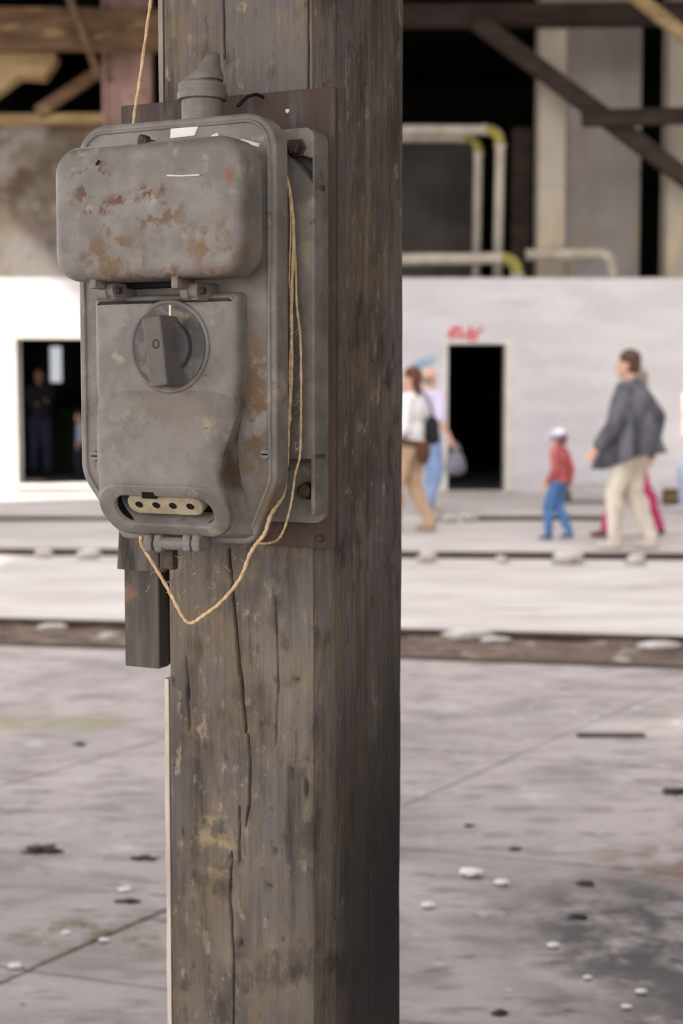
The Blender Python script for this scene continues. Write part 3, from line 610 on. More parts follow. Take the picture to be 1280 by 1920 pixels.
# match base points to mouth points by angle about the nose axis
def bang(p): return math.atan2((p.x-0)/.09, (p.y+.168)/.085)
bb = sorted([(bang(p), p) for p in bc[:-1]], key=lambda q: q[0])
def base_pt(ang):
    n = len(bb)
    for i in range(n):
        a0, p0 = bb[i]; a1, p1 = bb[(i+1) % n]
        if i == n-1: a1 += 2*math.pi
        for an in (ang, ang+2*math.pi):
            if a0 <= an <= a1: u = (an-a0)/max(a1-a0, 1e-9); p = p0.lerp(p1, u); return Vector((p.x, -p.z, p.y))
rings = []; bm = bmesh.new()
HW, HH = .086, .034
for s in (0, .12, .3, .5, .7, .85, .95):
    ring = []
    for k in range(NN):
        x, y = oblong(HW, HH, k); an = math.atan2(x/HW, y/HH); b0 = base_pt(an); f0 = face_pt(HW, HH, k)
        wy = 1-(1-s)**1.6; wx = s**1.25
        p = Vector((b0.x+(f0.x-b0.x)*wx, b0.y+(f0.y-b0.y)*wy, b0.z+(f0.z-b0.z)*s)); ring.append(bm.verts.new(p))
    rings.append(ring)
for hw, hh, d in ((HW, HH, -.001), (HW-.0008, HH-.0008, .001), (HW-.003, HH-.003, .002), (HW-.0135, HH-.0135, .0022), (.0655, .0195, .0012), (.0645, .0185, -.001), (.0630, .0180, -.022), (.0625, .0175, -.03)):
    rings.append([bm.verts.new(face_pt(hw, hh, k, d)) for k in range(NN)])
bridge(bm, rings); nose = obj('socket_nose', bm, M['cast_nose'], SW, angle=45)
bm = bmesh.new(); bm.faces.new([bm.verts.new(face_pt(.064, .019, k, -.025)) for k in range(NN)])
r = [[bm.verts.new(face_pt(.0636, .0186, k, d)) for k in range(NN)] for d in (-.025, -.0035)]; bridge(bm, r); obj('black_liner', bm, M['black'], nose)
bm = bmesh.new(); nrm = Vector((0, -e2.z, e2.y)).normalized(); kr = [[bm.verts.new(fc+e2*y+Vector((x, 0, 0))+nrm*d) for x, y in ((-.022, .017), (-.003, .017), (-.005, .0255), (-.020, .0255))] for d in (-.006, .0027)]; bridge(bm, kr); bm.faces.new(kr[0]); bm.faces.new(kr[1]); obj('key_slot_shade', bm, M['black'], nose)  # proud black block takes the place of a shaded notch
# ceramic insert with four pin holes
bm = bmesh.new(); r = [[bm.verts.new(face_pt(.050+dx, .0128+dx, k, d)+e2*.004) for k in range(NN)] for dx, d in ((0, -.024), (0, -.0055), (-.0012, -.004))]
bridge(bm, r); bm.faces.new(r[-1]); ins = obj('contact_insert', bm, M['ceramic'], nose, angle=40); ins['label'] = 'beige ceramic insert with four contact holes'
nrm = Vector((0, -e2.z, e2.y)).normalized()
for i in range(4):
    cx = (-.034, -.011, .011, .034)[i]; bm = bmesh.new(); rr = []
    for rad, d in ((.0066, -.0038), (.0058, -.0034), (.0050, -.0038)):
        rr.append([bm.verts.new(fc+e2*.004+nrm*d+Vector((cx+rad*math.cos(2*math.pi*k/18), 0, 0))+e2*(rad*.8*math.sin(2*math.pi*k/18))) for k in range(18)])
    bridge(bm, rr); h = obj('contact_ring', bm, M['ceramic'], ins, smooth=True)
    bm = bmesh.new(); bm.faces.new([bm.verts.new(fc+e2*.004+nrm*-.0036+Vector((cx+.0052*math.cos(2*math.pi*k/18), 0, 0))+e2*(.0042*math.sin(2*math.pi*k/18))) for k in range(18)])
    obj('contact_hole', bm, M['black'], ins)
# embossed nameplate area under the knob
bm = bmesh.new(); pts = [F(*q, .1515) for q in ((268, 795), (268, 768), (350, 768), (342, 795))]
tube(bm, [Vector((x, -.1495, z)) for x, z in pts+[pts[0]]], .0009, 6); obj('nameplate_outline', bm, M['cast_nose'], nose)
for px, py in ((272, 778), (349, 775)):
    x, z = F(px, py, .151); bm = bmesh.new(); lathe(bm, [(.0025, .146), (.0025, .1515), (.001, .152)], (x, 0, z), 10, 'n'); obj('rivet', bm, M['bolt'], nose)
# hinge knuckles under the mouth
for px in (278, 297, 350, 368):
    x, z = F(px, 1015, .15); bm = bmesh.new(); box(bm, (x-.005, -.153, z-.012), (x+.005, -.124, z+.008), .003, segs=3); lathe(bm, [(.0085, x-.0052), (.0085, x+.0052)], (0, -.145, z-.003), 16, 'x'); obj('hinge_lug', bm, M['cast'], cover, angle=40)
a = F(299, 1015, .15); b = F(349, 1015, .15); bm = bmesh.new(); lathe(bm, [(.0075, a[0]), (.0075, b[0])], (0, -.146, a[1]-.002), 16, 'x'); obj('hinge_barrel', bm, M['cast'], cover, angle=40)
bm = bmesh.new(); x, z = F(318, 1045, .12); box(bm, (x-.007, -.125, z-.014), (x+.007, -.112, z+.016), .002); box(bm, (x-.012, -.123, z-.018), (x-.006, -.114, z+.016), .002); obj('drain_clip', bm, M['bolt'], cover)
# rotary switch
x, z = F(317, 650, .150); dc = (x, 0, z)
bm = bmesh.new(); lathe(bm, [(.0525, .147), (.0525, .1500), (.0500, .1520), (.0480, .1505), (.0470, .1480), (.0465, .1480)], dc, 56, 'n', False); ring = obj('dial_ring', bm, M['cast_nose'], SW, smooth=True)
bm = bmesh.new(); lathe(bm, [(.0465, .1475), (.0465, .1495), (.0445, .1505), (.031, .1505), (.031, .1485), (.029, .1485), (.029, .156), (.027, .158), (.001, .158)], dc, 56, 'n'); dial = obj('rotary_dial', bm, M['dial'], SW, angle=40)
tl = math.radians(7)
def hp(a, b, n): return (dc[0]-.004+a*math.cos(tl)+b*math.sin(tl), -n, dc[2]+b*math.cos(tl)-a*math.sin(tl))
bm = bmesh.new(); out = roundpoly([(-.0115, -.039), (.0115, -.039), (.0125, .039), (-.0125, .039)], .004, 4)
out = [(dc[0]+.004+a*math.cos(tl)-b*math.sin(tl), dc[2]-.006+b*math.cos(tl)+a*math.sin(tl)) for a, b in out]
slab(bm, out, .150, .186, .0025, 3); knob = obj('knob_handle', bm, M['knob'], dial, angle=40)
kx, kz = F(292, 645, .186); bm = bmesh.new(); r = [[bm.verts.new((kx+rd*.85*math.cos(2*math.pi*k/20), -n, kz+rd*math.sin(2*math.pi*k/20))) for k in range(20)] for rd, n in ((.0056, .1858), (.0052, .1868), (.0036, .1868), (.0033, .1858))]
bridge(bm, r); obj('zero_mark', bm, M['blot'], knob)['label'] = 'raised 0 mark'
x, z = F(319, 582, .151); bm = bmesh.new(); box(bm, (x-.0012, -.1518, z-.006), (x+.0012, -.150, z+.006)); obj('position_mark', bm, M['paint'], dial)
# lid over the upper half, its hinge and catch
lo_ = rrect(-.117, .127, .0435, .1915, .031, 10)
bm = bmesh.new(); r = [[bm.verts.new((x, -n, z)) for x, z in o] for o, n in ((inset(lo_, .006), .158), (inset(lo_, .001), .156), (lo_, .158))]; bridge(bm, r)
slab(bm, lo_, .158, .203, .013, 6, .0025); lid = obj('lid', bm, M['cast_lid'], SW, angle=50)
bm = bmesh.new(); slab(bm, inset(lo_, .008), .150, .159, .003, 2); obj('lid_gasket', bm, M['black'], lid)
bm = bmesh.new(); tube(bm, [FP(x, y, .2058) for x, y in ((313, 329), (340, 330), (374, 328))], .0009, 6); obj('scratch', bm, M['paint'], lid)['label'] = 'thin white scratch'
bm = bmesh.new(); tube(bm, [FP(x, y, .2056) for x, y in ((180, 309), (186, 301))], .0012, 6); obj('nick', bm, M['black'], lid)
x, z = F(272, 264, .19); bm = bmesh.new(); box(bm, (x-.006, -.198, z-.010), (x+.006, -.165, z+.002), .002); lathe(bm, [(.0052, .186), (.0052, .197), (.003, .199)], (x, 0, z+.001), 12, 'n'); obj('catch', bm, M['bolt'], lid)
for px, m_ in ((200, 'cast_lid'), (352, 'cast_lid')):
    x, z = F(px, 537, .168); bm = bmesh.new(); box(bm, (x-.0045, -.196, z-.004), (x+.0045, -.160, z+.018), .002); lathe(bm, [(.0095, x-.0045), (.0095, x+.0045)], (0, -.168, z-.006), 18, 'x'); obj('hinge_lug', bm, M[m_], lid, angle=40)
for px in (216, 372):
    x, z = F(px, 540, .16); bm = bmesh.new(); box(bm, (x-.0065, -.170, z-.014), (x+.0065, -.124, z+.006), .003); lathe(bm, [(.0095, x-.0068), (.0095, x+.0068)], (0, -.166, z-.003), 18, 'x'); obj('hinge_knuckle', bm, M['cast'], house, angle=40)
a = F(196, 541, .166); b = F(226, 541, .166); bm = bmesh.new(); lathe(bm, [(.004, a[0]), (.004, b[0])], (0, -.166, a[1]-.003), 12, 'x'); obj('hinge_pin', bm, M['bolt'], house, angle=40)
a = F(346, 541, .166); b = F(384, 541, .166); bm = bmesh.new(); lathe(bm, [(.004, a[0]), (.004, b[0])], (0, -.166, a[1]-.003), 12, 'x'); obj('hinge_pin', bm, M['bolt'], house, angle=40)
# cable gland on top
gx, gn = -.0005, .070
bm = bmesh.new(); lathe(bm, [(.030, .205), (.030, .236), (.0285, .240), (.0285, .262), (.026, .266)], (gx, -gn, 0), 40); gl = obj('cable_gland', bm, M['cast'], SW, angle=40)
bm = bmesh.new(); lathe(bm, [(.026, .262), (.0335, .264), (.0345, .268), (.0340, .274), (.0325, .276), (.0325, .2775), (.0335, .279), (.0325, .284), (.027, .288)], (gx, -gn, 0), 40); obj('gland_ring', bm, M['cast'], gl, angle=40)
bm = bmesh.new(); rr = []
for x0, rx, z, ry in ((0, .029, .286, .029), (.002, .0285, .290, .028), (.006, .023, .296, .023), (.011, .016, .303, .017), (.015, .0125, .312, .013), (.017, .010, .318, .011), (.018, .0065, .321, .007)):
    rr.append([bm.verts.new((gx+x0+rx*math.cos(2*math.pi*k/32), -gn+ry*math.sin(2*math.pi*k/32), z+.10*(x0+rx*math.cos(2*math.pi*k/32)))) for k in range(32)])
bridge(bm, rr); bm.faces.new(rr[0]); bm.faces.new(rr[-1]); obj('gland_cap', bm, M['cast'], gl, angle=50)
bm = bmesh.new(); tube(bm, [(.036, -.052, .25), (.044, -.042, .262), (.050, -.032, .266), (.058, -.028, .262)], .002, 8); obj('gap_shade_wire', bm, M['black'], gl, smooth=True)  # black wire added to draw the shadowed gap beside the gland
for q in (gl, *[c for c in gl.children if c.name != 'gap_shade_wire']):
    for v in q.data.vertices: v.co = Vector((gx+(v.co.x-gx)*.84, -gn+(v.co.y+gn)*.84, .205+(v.co.z-.205)*.88))
# flecks on the backing board
x, z = F(538, 208, .011); bm = bmesh.new(); lump(bm, (x, -.0105, z), (.003, .0012, .0032), 2, 1); o = obj('paint_fleck', bm, M['paint'], bpy.data.objects['backing_board'])

# ---------------------------------------------------------------- twine
TWI = thing('twine', 'tan twine tied round the switch box, hanging in a loop below it', 'twine', BO, -TH)
def twine(pts, rad, name='strand'):
    p = catmull(pts, 14); bm = bmesh.new(); tube(bm, p, rad, 8, True, .55); return obj(name, bm, M['twine'], TWI, smooth=True)
twine([FP(289, -40, .090), FP(280, 20, .090), FP(262, 150, .090), FP(251, 222, .092), Vector((-.085, -.092, .195)), Vector((-.085, -.098, .17))], .0022)
twine([FP(532, 318, .098), FP(543, 360, .080), FP(550, 440, .074), FP(546, 560, .078), FP(546, 700, .08), FP(541, 790, .082), FP(537, 880, .088), FP(530, 930, .095), FP(508, 965, .128), FP(496, 1000, .128), FP(482, 1018, .132), FP(468, 1040, .135), FP(450, 1085, .13), FP(415, 1128, .125), FP(380, 1155, .122), FP(358, 1168, .12), FP(342, 1155, .12), FP(318, 1110, .122), FP(290, 1062, .128), FP(266, 1022, .134), FP(264, 1005, .135)], .0025)
twine([FP(536, 330, .095), FP(546, 400, .068), FP(553, 480, .064), FP(556, 570, .064), FP(563, 640, .064), FP(564, 760, .064), FP(562, 850, .066), FP(553, 890, .07), FP(546, 940, .078), FP(535, 985, .085), FP(522, 1010, .095), FP(505, 1018, .115), FP(482, 1019, .134)], .0017)
twine([FP(541, 340, .09), FP(545, 420, .075), FP(542, 520, .078), FP(546, 600, .078), FP(542, 700, .082), FP(545, 790, .08)], .0011, 'thin_strand')
bm = bmesh.new()
for k in range(46):
    if k < 20: px, py, n = random.uniform(536, 566), random.uniform(340, 860), .074
    elif k < 36: px, py, n = random.uniform(262, 330), random.uniform(1020, 1120), .122
    else: px, py, n = random.uniform(330, 470), random.uniform(1040, 1165), .12
    p = FP(px, py, n); d = Vector((random.uniform(-1, 1), random.uniform(-.4, .1), random.uniform(-1, 1)))*random.uniform(.006, .014); s = Vector((random.uniform(-1, 1), 0, random.uniform(-1, 1)))*.003
    tube(bm, [p, p+d*.5+s, p+d], .00022, 4)
o = obj('frayed_fibres', bm, M['twine'], TWI); o['kind'] = 'stuff'

# ---------------------------------------------------------------- people: one remeshed body each, hair and clothing as children
M['skin'] = mat('skin', srgb(226, 182, 160), srgb(214, 166, 144), 6, .6)
def cloth(name, r, g, b, k=.85): return mat(name, srgb(r, g, b), srgb(r*k, g*k, b*k), 9, .9, (1, 1, .5), bump=.3, bscale=25)
def capsule(bm, p, r0, q, r1, sub=2):
    for c, r in ((p, r0), (q, r1)):
        rr = bmesh.ops.create_icosphere(bm, subdivisions=sub, radius=r)
        for v in rr['verts']: v.co += c
    if (q-p).length > 1e-4: tube(bm, [p, q], [r0, r1], 14)
def ell(bm, c, r, M3=None):
    rr = bmesh.ops.create_icosphere(bm, subdivisions=3, radius=1)
    for v in rr['verts']:
        k = Vector((v.co.x*r[0], v.co.y*r[1], v.co.z*r[2])); v.co = c+(M3 @ k if M3 else k)
def fuse(name, bm, m, parent, vox, smooth=3):
    bmesh.ops.recalc_face_normals(bm, faces=bm.faces)
    me = bpy.data.meshes.new('tmp'); bm.to_mesh(me); bm.free(); o = bpy.data.objects.new('tmp', me); C.objects.link(o)
    r = o.modifiers.new('r', 'REMESH'); r.mode = 'VOXEL'; r.voxel_size = vox
    s = o.modifiers.new('s', 'SMOOTH'); s.factor = .5; s.iterations = smooth
    dg = bpy.context.evaluated_depsgraph_get(); me2 = bpy.data.meshes.new_from_object(o.evaluated_get(dg)); me2.name = name
    bpy.data.objects.remove(o); me2.materials.clear()
    return link(name, me2, m, parent, True)
def ik(a, b, l1, l2, pole):
    d = b-a; L = min(d.length, (l1+l2)*.999); dn = d.normalized(); x = (l1*l1-l2*l2+L*L)/(2*L); h = math.sqrt(max(l1*l1-x*x, 0))
    pl = (pole-dn*pole.dot(dn)).normalized(); return a+dn*x+pl*h, a+dn*L
def person(label, x, y, yaw, h, feet, hands, wear, lean=0, turn=0, hair=None, child=False, z=0, extra=None):
    """local axes: +x forward, +y left, z up, in units of the height. feet/hands: left and right (x, y, z) for ankle and wrist"""
    root = thing('person', label, 'person', (x, y, z), yaw, 'people walking past'); H = h
    V = lambda a, b, c: Vector((a, b, c))*H
    hd = 1.22 if child else 1.0; wd = .93 if child else 1.0
    def ln(p):                                          # lean the trunk about the hips
        a = math.radians(lean); q = p-V(0, 0, .53); return V(0, 0, .53)+Vector((q.x*math.cos(a)+q.z*math.sin(a), q.y, q.z*math.cos(a)-q.x*math.sin(a)))
    hips = [V(0, .052, .52), V(0, -.052, .52)]; sho = [ln(V(0, .108*wd, .805)), ln(V(0, -.108*wd, .805))]
    ank = [V(*f) for f in feet]; knee = []
    for i in (0, 1):
        k, e = ik(hips[i], ank[i], .245*H, .245*H, Vector((1, 0, 0))); knee.append(k); ank[i] = e
    wri = [V(*q) for q in hands]; elb = []
    for i in (0, 1):
        k, e = ik(sho[i], wri[i], .172*H, .150*H, Vector((-1, (1, -1)[i]*.3, -.1))); elb.append(k); wri[i] = e
    neck = ln(V(-.005, 0, .845)); hc = ln(V(.012, 0, .93 if not child else .915)); R3 = Matrix.Rotation(math.radians(turn), 3, 'Z')
    hp = lambda a, b, c: hc+R3 @ (Vector((a, b, c))*H*hd)
    chest = ln(V(.0, 0, .735)); waist = ln(V(0, 0, .62)); pel = V(0, 0, .535)
    bm = bmesh.new()
    ell(bm, chest, V(.062, .098*wd, .10)); ell(bm, waist, V(.054, .08, .09)); ell(bm, pel, V(.062, .09, .065))
    capsule(bm, ln(V(0, .07*wd, .80)), .040*H, ln(V(0, -.07*wd, .80)), .040*H); capsule(bm, ln(V(-.004, 0, .80)), .036*H, hp(-.012, 0, -.045), .030*H)
    ell(bm, hp(-.006, 0, .012), V(.054, .043, .056)*hd, R3); ell(bm, hp(.012, 0, -.028), V(.040, .034, .042)*hd, R3)
    ell(bm, hp(.050, 0, -.012), V(.011, .008, .014)*hd, R3); ell(bm, hp(.034, 0, -.060), V(.014, .016, .010)*hd, R3); ell(bm, hp(.042, 0, .008), V(.010, .026, .006)*hd, R3)
    for s in (1, -1): ell(bm, hp(-.004, s*.044, -.010), V(.011, .006, .017)*hd, R3)
    for i in (0, 1):
        s = (1, -1)[i]
        capsule(bm, hips[i], .052*H, knee[i], .034*H); capsule(bm, knee[i], .033*H, ank[i], .021*H)
        ell(bm, knee[i].lerp(ank[i], .3)-V(.010, 0, 0), V(.030, .028, .065)); f = ank[i]
        capsule(bm, f+V(-.015, 0, -.018), .020*H, f+V(.075, s*.008, -.026), .014*H)
        capsule(bm, sho[i], .031*H, elb[i], .024*H); capsule(bm, elb[i], .023*H, wri[i], .0155*H)
        d = (wri[i]-elb[i]).normalized(); sd = d.cross(Vector((0, s, 0))).normalized(); nr = sd.cross(d).normalized()
        # palm, four bent fingers of unequal length and a thumb
        ell(bm, wri[i]+d*.030*H, (.020*H, .011*H, .030*H), Matrix((sd, nr, d)).transposed())
        for k, (o, L) in enumerate(((.0165, .036), (.0055, .042), (-.0055, .039), (-.0165, .031))):
            a = wri[i]+d*.050*H+sd*o*H; b = a+(d*.9+nr*.25+sd*o*4).normalized()*L*.5*H; c = b+(d*.7+nr*.7).normalized()*L*.5*H
            capsule(bm, a, .0056*H, b, .0050*H, 1); capsule(bm, b, .0050*H, c, .0042*H, 1)
        a = wri[i]+d*.020*H+sd*.016*H; b = a+(d*.6+sd*.8).normalized()*.022*H; capsule(bm, a, .0070*H, b, .0060*H, 1); capsule(bm, b, .0058*H, b+(d*.9+sd*.3).normalized()*.018*H, .0046*H, 1)
    body = fuse('body', bm, M['skin'], root, .0058*H if not child else .0062*H, 2)
    for s in (1, -1):
        bm = bmesh.new(); ell(bm, hp(.043, s*.017, 0), V(.005, .0065, .0035)*hd, R3); obj('eye', bm, M['white'], body, smooth=True)
        bm = bmesh.new(); ell(bm, hp(.0475, s*.018, 0), V(.003, .004, .004)*hd, R3); obj('iris', bm, M['blot'], body, smooth=True)
    bm = bmesh.new(); ell(bm, hp(.049, 0, -.036), V(.004, .014, .004)*hd, R3); obj('mouth', bm, M['lip'], body, smooth=True)
    if hair:
        bm = bmesh.new(); kind, hm = hair
        if kind != 'bald':
            ell(bm, hp(-.014, 0, .026), V(.057, .050, .054)*hd, R3); ell(bm, hp(-.028, 0, -.006), V(.042, .047, .046)*hd, R3)
            if kind == 'long': ell(bm, hp(-.038, 0, -.05), V(.030, .046, .065)*hd, R3)
        else:
            ell(bm, hp(-.030, 0, -.012), V(.034, .046, .026)*hd, R3)
        fuse('hair', bm, hm, body, .008*H, 1)
    for part, m, *arg in wear:
        bm = bmesh.new(); g = .011*H
        if part == 'shirt':
            sl_, hem = (arg+[1.0, .50])[:2] if arg else (1.0, .50)
            ell(bm, chest, V(.062, .098*wd, .105)+Vector((g, g, 0))); ell(bm, waist, V(.060, .088, .11)+Vector((g, g, 0)))
            capsule(bm, ln(V(0, .075*wd, .80)), .040*H+g*.6, ln(V(0, -.075*wd, .80)), .040*H+g*.6)
            ell(bm, V(0, 0, .545), V(.068, .096, .055)+Vector((g, g, 0))); capsule(bm, ln(V(-.004, 0, .80)), .040*H, ln(V(-.004, 0, .838)), .036*H)
            for i in (0, 1):
                capsule(bm, sho[i], .031*H+g, elb[i], .025*H+g) if sl_ >= .5 else capsule(bm, sho[i], .032*H+g, sho[i].lerp(elb[i], .55), .030*H+g)
                if sl_ >= 1: capsule(bm, elb[i], .025*H+g, elb[i].lerp(wri[i], .88), .018*H+g)
        elif part == 'trousers':
            ell(bm, V(0, 0, .535), V(.064, .092, .055)+Vector((g, g, 0)))
            for i in (0, 1): capsule(bm, hips[i], .053*H+g*.8, knee[i], .036*H+g); capsule(bm, knee[i], .037*H+g, ank[i]+V(0, 0, .012), .026*H+g); ell(bm, knee[i].lerp(ank[i], .3)-V(.011, 0, 0), V(.033, .031, .075)+Vector((g, g, 0)))
        elif part == 'shoe':
            for i in (0, 1):
                b2 = bmesh.new(); f = ank[i]; s = (1, -1)[i]
                capsule(b2, f+V(-.016, 0, -.016), .026*H, f+V(.055, s*.006, -.024), .020*H); capsule(b2, f+V(.055, s*.006, -.024), .020*H, f+V(.088, s*.008, -.028), .014*H)
                fuse('shoe', b2, m, root, .007*H, 2)
            bm.free(); continue
        elif part == 'tied_sweater':
            for k in range(18):
                a = 2*math.pi*k/18; b = 2*math.pi*(k+1)/18; P = lambda t: V(.082*math.cos(t), .118*math.sin(t), .555+.012*math.cos(t))
                capsule(bm, P(a), .022*H, P(b), .022*H)
            ell(bm, V(-.075, 0, .49), V(.026, .10, .075)); capsule(bm, V(.085, .02, .55), .02*H, V(.095, .03, .43), .016*H); capsule(bm, V(.085, -.02, .55), .02*H, V(.095, -.035, .44), .016*H)
        elif part == 'cap':
            ell(bm, hp(-.008, 0, .040), V(.060, .053, .044)*hd, R3); capsule(bm, hp(.040, .018, .026), .012*H*hd, hp(.085, .012, .018), .008*H*hd); capsule(bm, hp(.040, -.018, .026), .012*H*hd, hp(.085, -.012, .018), .008*H*hd); capsule(bm, hp(.045, 0, .028), .013*H*hd, hp(.092, 0, .02), .008*H*hd)
        elif part == 'cap_band':
            for k in range(20):
                a = 2*math.pi*k/20; b = 2*math.pi*(k+1)/20; P = lambda t: hp(-.008+.060*math.cos(t), .053*math.sin(t), .014); capsule(bm, P(a), .010*H*hd, P(b), .010*H*hd, 1)
        fuse(part, bm, m, root, .0085*H, 3)
    return root, dict(sho=sho, elb=elb, wri=wri, H=H, V=V, ln=ln, chest=chest)
M['lip'] = mat('lips', srgb(196, 120, 112))
M['hair_brown'] = mat('brown_hair', srgb(98, 70, 56), srgb(78, 56, 46), 30, .7, (1, 1, .3)); M['hair_grey'] = mat('greyish_blond_hair', srgb(150, 138, 128), srgb(128, 116, 108), 30, .7)
# man in the grey coat, walking away to the left
g0 = gnd(1185, 1030)
r, k = person('adult walker with brown hair in a long grey coat and cream trousers', g0.x, g0.y, math.radians(152), 1.80, [(.075, .05, .045), (-.085, -.045, .05)], [(.13, .17, .52), (-.05, -.17, .52)],
    [('trousers', cloth('cream_trousers', 236, 226, 210)), ('shoe', cloth('cream_shoes', 226, 216, 206))], lean=4, turn=8, hair=('short', M['hair_brown']))
V, ln = k['V'], k['ln']; bm = bmesh.new(); rings = []
for i in range(15):
    s = i/14; zc = .845-.40*s; ring = []
    for q in range(72):
        a = 2*math.pi*q/72; f = .0035+.022*s; fold = f*math.sin(a*7+1.2*s*2)+f*.5*math.sin(a*13+2)
        rx = (.045+.042*min(1, s*6)+.035*s*s+.02*s)+fold; ry = (.045+.080*min(1, s*5)+.03*s)+fold
        back = 1+.25*s*max(0, math.cos(a)); drop = -.045*s*math.cos(a)
        p = V(rx*math.cos(a)*back+.01*s, ry*math.sin(a), zc+drop); ring.append(bm.verts.new(ln(p) if s < .6 else p+Vector((ln(V(0, 0, .6))-V(0, 0, .6)).to_tuple())*max(0, 1-(s-.6)*2)))
    rings.append(ring)
bridge(bm, rings); M['coat'] = cloth('grey_coat', 112, 112, 120, .7)
co = obj('coat', bm, M['coat'], r, smooth=True); so = co.modifiers.new('s', 'SOLIDIFY'); so.thickness = .012
for i in (0, 1):
    bm = bmesh.new(); g = .014*1.8; capsule(bm, k['sho'][i], .034*1.8+g, k['elb'][i], .030*1.8+g); capsule(bm, k['elb'][i], .030*1.8+g, k['elb'][i].lerp(k['wri'][i], .9), .022*1.8+g); fuse('coat_sleeve', bm, M['coat'], r, .014, 3)
bm = bmesh.new(); capsule(bm, ln(V(-.02, .05, .838)), .016*1.8, ln(V(-.035, 0, .848)), .018*1.8); capsule(bm, ln(V(-.035, 0, .848)), .018*1.8, ln(V(-.02, -.05, .838)), .016*1.8); fuse('collar', bm, M['coat'], r, .010, 3)
# woman in pink, mostly hidden behind the coat
g0 = gnd(1192, 1014)
person('walker in magenta trousers and pale pink top, half hidden by the grey coat', g0.x, g0.y+.2, math.radians(176), 1.64, [(.16, .05, .045), (-.16, -.045, .055)], [(.05, .15, .50), (-.10, -.15, .49)],
    [('shirt', cloth('pale_pink_top', 246, 216, 212, .95)), ('trousers', cloth('magenta_trousers', 214, 66, 124)), ('shoe', cloth('brown_shoes', 120, 84, 84))], lean=-3, hair=('long', M['hair_grey']))
# child in a cap
g0 = gnd(1046, 1012)
person('small child in white and blue cap, red top and jeans', g0.x, g0.y, math.radians(146), 1.06, [(.07, .05, .045), (-.09, -.05, .06)], [(.06, .13, .52), (-.03, -.15, .50)],
    [('shirt', cloth('red_top', 206, 112, 110)), ('trousers', cloth('child_jeans', 92, 136, 192)), ('shoe', cloth('child_shoes', 92, 104, 132)), ('cap', cloth('white_cap', 232, 232, 244, .97)), ('cap_band', cloth('blue_band', 90, 110, 190))], hair=('short', mat('red_brown_hair', srgb(150, 96, 76), srgb(120, 78, 64), 30)), child=True)
# woman in white with a sweater tied round her waist
g0 = gnd(772, 1000)
r, k = person('walker in white shirt with brown sweater tied round the waist, next to the post', g0.x, g0.y, math.radians(158), 1.67, [(.09, .05, .045), (-.10, -.05, .055)], [(.12, .14, .55), (.02, -.17, .52)],
    [('shirt', cloth('white_shirt', 244, 242, 244, .97), 1.0), ('trousers', cloth('khaki_trousers', 206, 176, 146)), ('tied_sweater', cloth('brown_sweater', 112, 76, 58)), ('shoe', cloth('tan_shoes', 176, 150, 130))], hair=('long', mat('chestnut_hair', srgb(112, 70, 50), srgb(84, 54, 42), 30, .7, (1, 1, .3))), turn=10)
bag = thing('shoulder_bag', 'black shoulder bag on the back of the walker in the white shirt', 'bag', r.location, r.rotation_euler.z)
V = k['V']; bm = bmesh.new(); ell(bm, V(-.095, -.085, .63), V(.045, .055, .085)); ell(bm, V(-.095, -.085, .58), V(.05, .06, .05)); fuse('pouch', bm, cloth('black_bag', 40, 42, 46), bag, .012, 3)
bm = bmesh.new(); tube(bm, catmull([V(-.095, -.105, .68), V(-.07, -.12, .78), V(-.02, -.10, .853), V(.06, -.04, .80), V(.09, .03, .72)], 6), .012, 8); obj('strap', bm, cloth('black_strap', 36, 36, 40), bag, smooth=True)
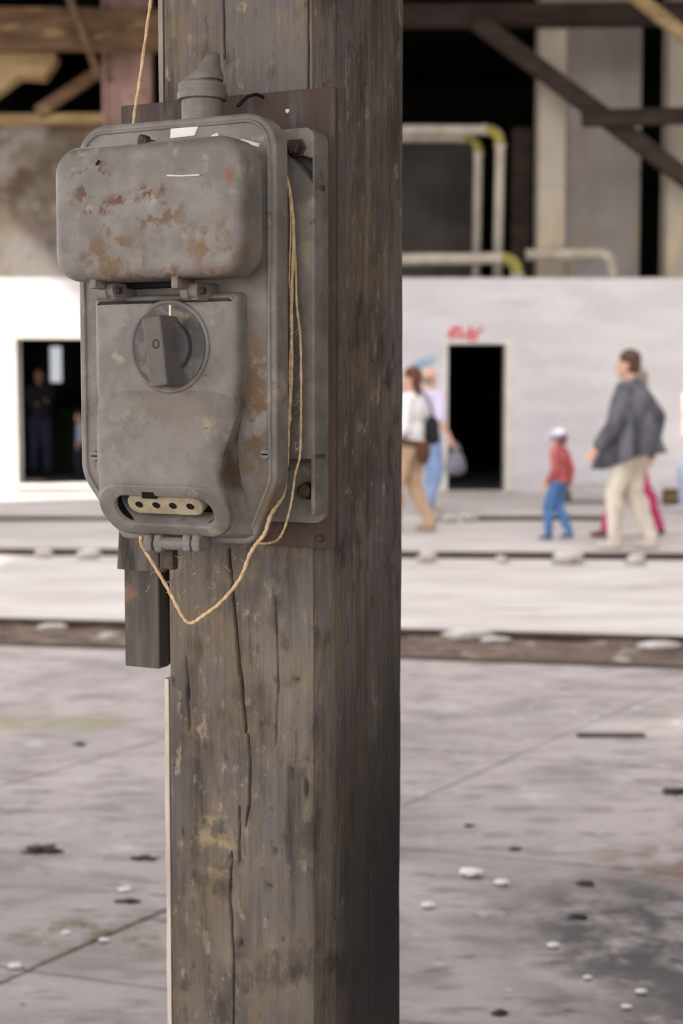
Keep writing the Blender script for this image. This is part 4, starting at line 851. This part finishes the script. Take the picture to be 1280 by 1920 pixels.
# man in the lavender shirt
g0 = gnd(818, 964)
r, k = person('bald walker in lavender shirt and light blue jeans, left of the black doorway', g0.x-.10, g0.y, math.radians(35), 1.71, [(.05, .055, .045), (-.06, -.055, .05)], [(.06, .14, .50), (.02, -.21, .52)],
    [('shirt', cloth('lavender_shirt', 222, 212, 240, .95), 0.5), ('trousers', cloth('light_jeans', 156, 182, 226)), ('shoe', cloth('grey_shoes', 190, 180, 176))], hair=('bald', M['hair_grey']), turn=15)
wv = Matrix.Rotation(r.rotation_euler.z, 4, 'Z') @ k['wri'][1] + r.location
bag = thing('carry_bag', 'grey cloth bag carried in front of the black doorway', 'bag', (wv.x+.06, wv.y-.02, wv.z-.42), .3)
bm = bmesh.new(); ell(bm, Vector((0, 0, .14)), (.12, .06, .14)); ell(bm, Vector((0, 0, .09)), (.135, .07, .09)); fuse('pouch', bm, cloth('grey_bag', 130, 130, 142), bag, .012, 3)
for s in (-.02, .02): bm = bmesh.new(); tube(bm, catmull([(-.07, s, .22), (-.04, s, .33), (0, s*.3, .375), (.04, s, .33), (.07, s, .22)], 6), .009, 8); obj('handle', bm, cloth('grey_handle', 110, 110, 122), bag, smooth=True)
# walker cut off by the right edge
g0 = gnd(1296, 957)
person('walker in peach top and pale jeans cut off by the right edge', g0.x, g0.y, math.radians(190), 1.68, [(.08, .05, .045), (-.10, -.05, .055)], [(.10, .14, .50), (-.06, -.15, .50)],
    [('shirt', cloth('peach_top', 246, 206, 192, .95), 0.3), ('trousers', cloth('pale_jeans', 176, 186, 214)), ('shoe', cloth('white_shoes', 220, 214, 212))], hair=('long', M['hair_brown']))
# figures in the dim room
q = at(76, 880, 24.2)
person('dark clothed figure standing in the room behind the left opening, hands raised', q.x, 24.2, math.radians(-75), 1.72, [(.03, .06, .045), (-.01, -.06, .045)], [(.13, .05, .68), (.14, -.04, .66)],
    [('shirt', cloth('dark_jacket', 66, 60, 70)), ('trousers', cloth('navy_trousers', 70, 76, 104)), ('shoe', cloth('dark_shoes', 46, 44, 46))], hair=('short', M['hair_brown']), z=.09)
q = at(152, 850, 23.2)
person('child in pale top inside the room, at the opening edge beside the switch box', q.x, 23.2, math.radians(200), 1.05, [(.03, .06, .045), (-.01, -.06, .045)], [(.05, .13, .52), (-.02, -.14, .50)],
    [('shirt', cloth('pale_blue_top', 206, 210, 236, .95), .5), ('trousers', cloth('dark_trousers', 60, 60, 76)), ('shoe', cloth('child_dark_shoes', 46, 44, 46))], hair=('short', M['hair_brown']), child=True, z=.09)
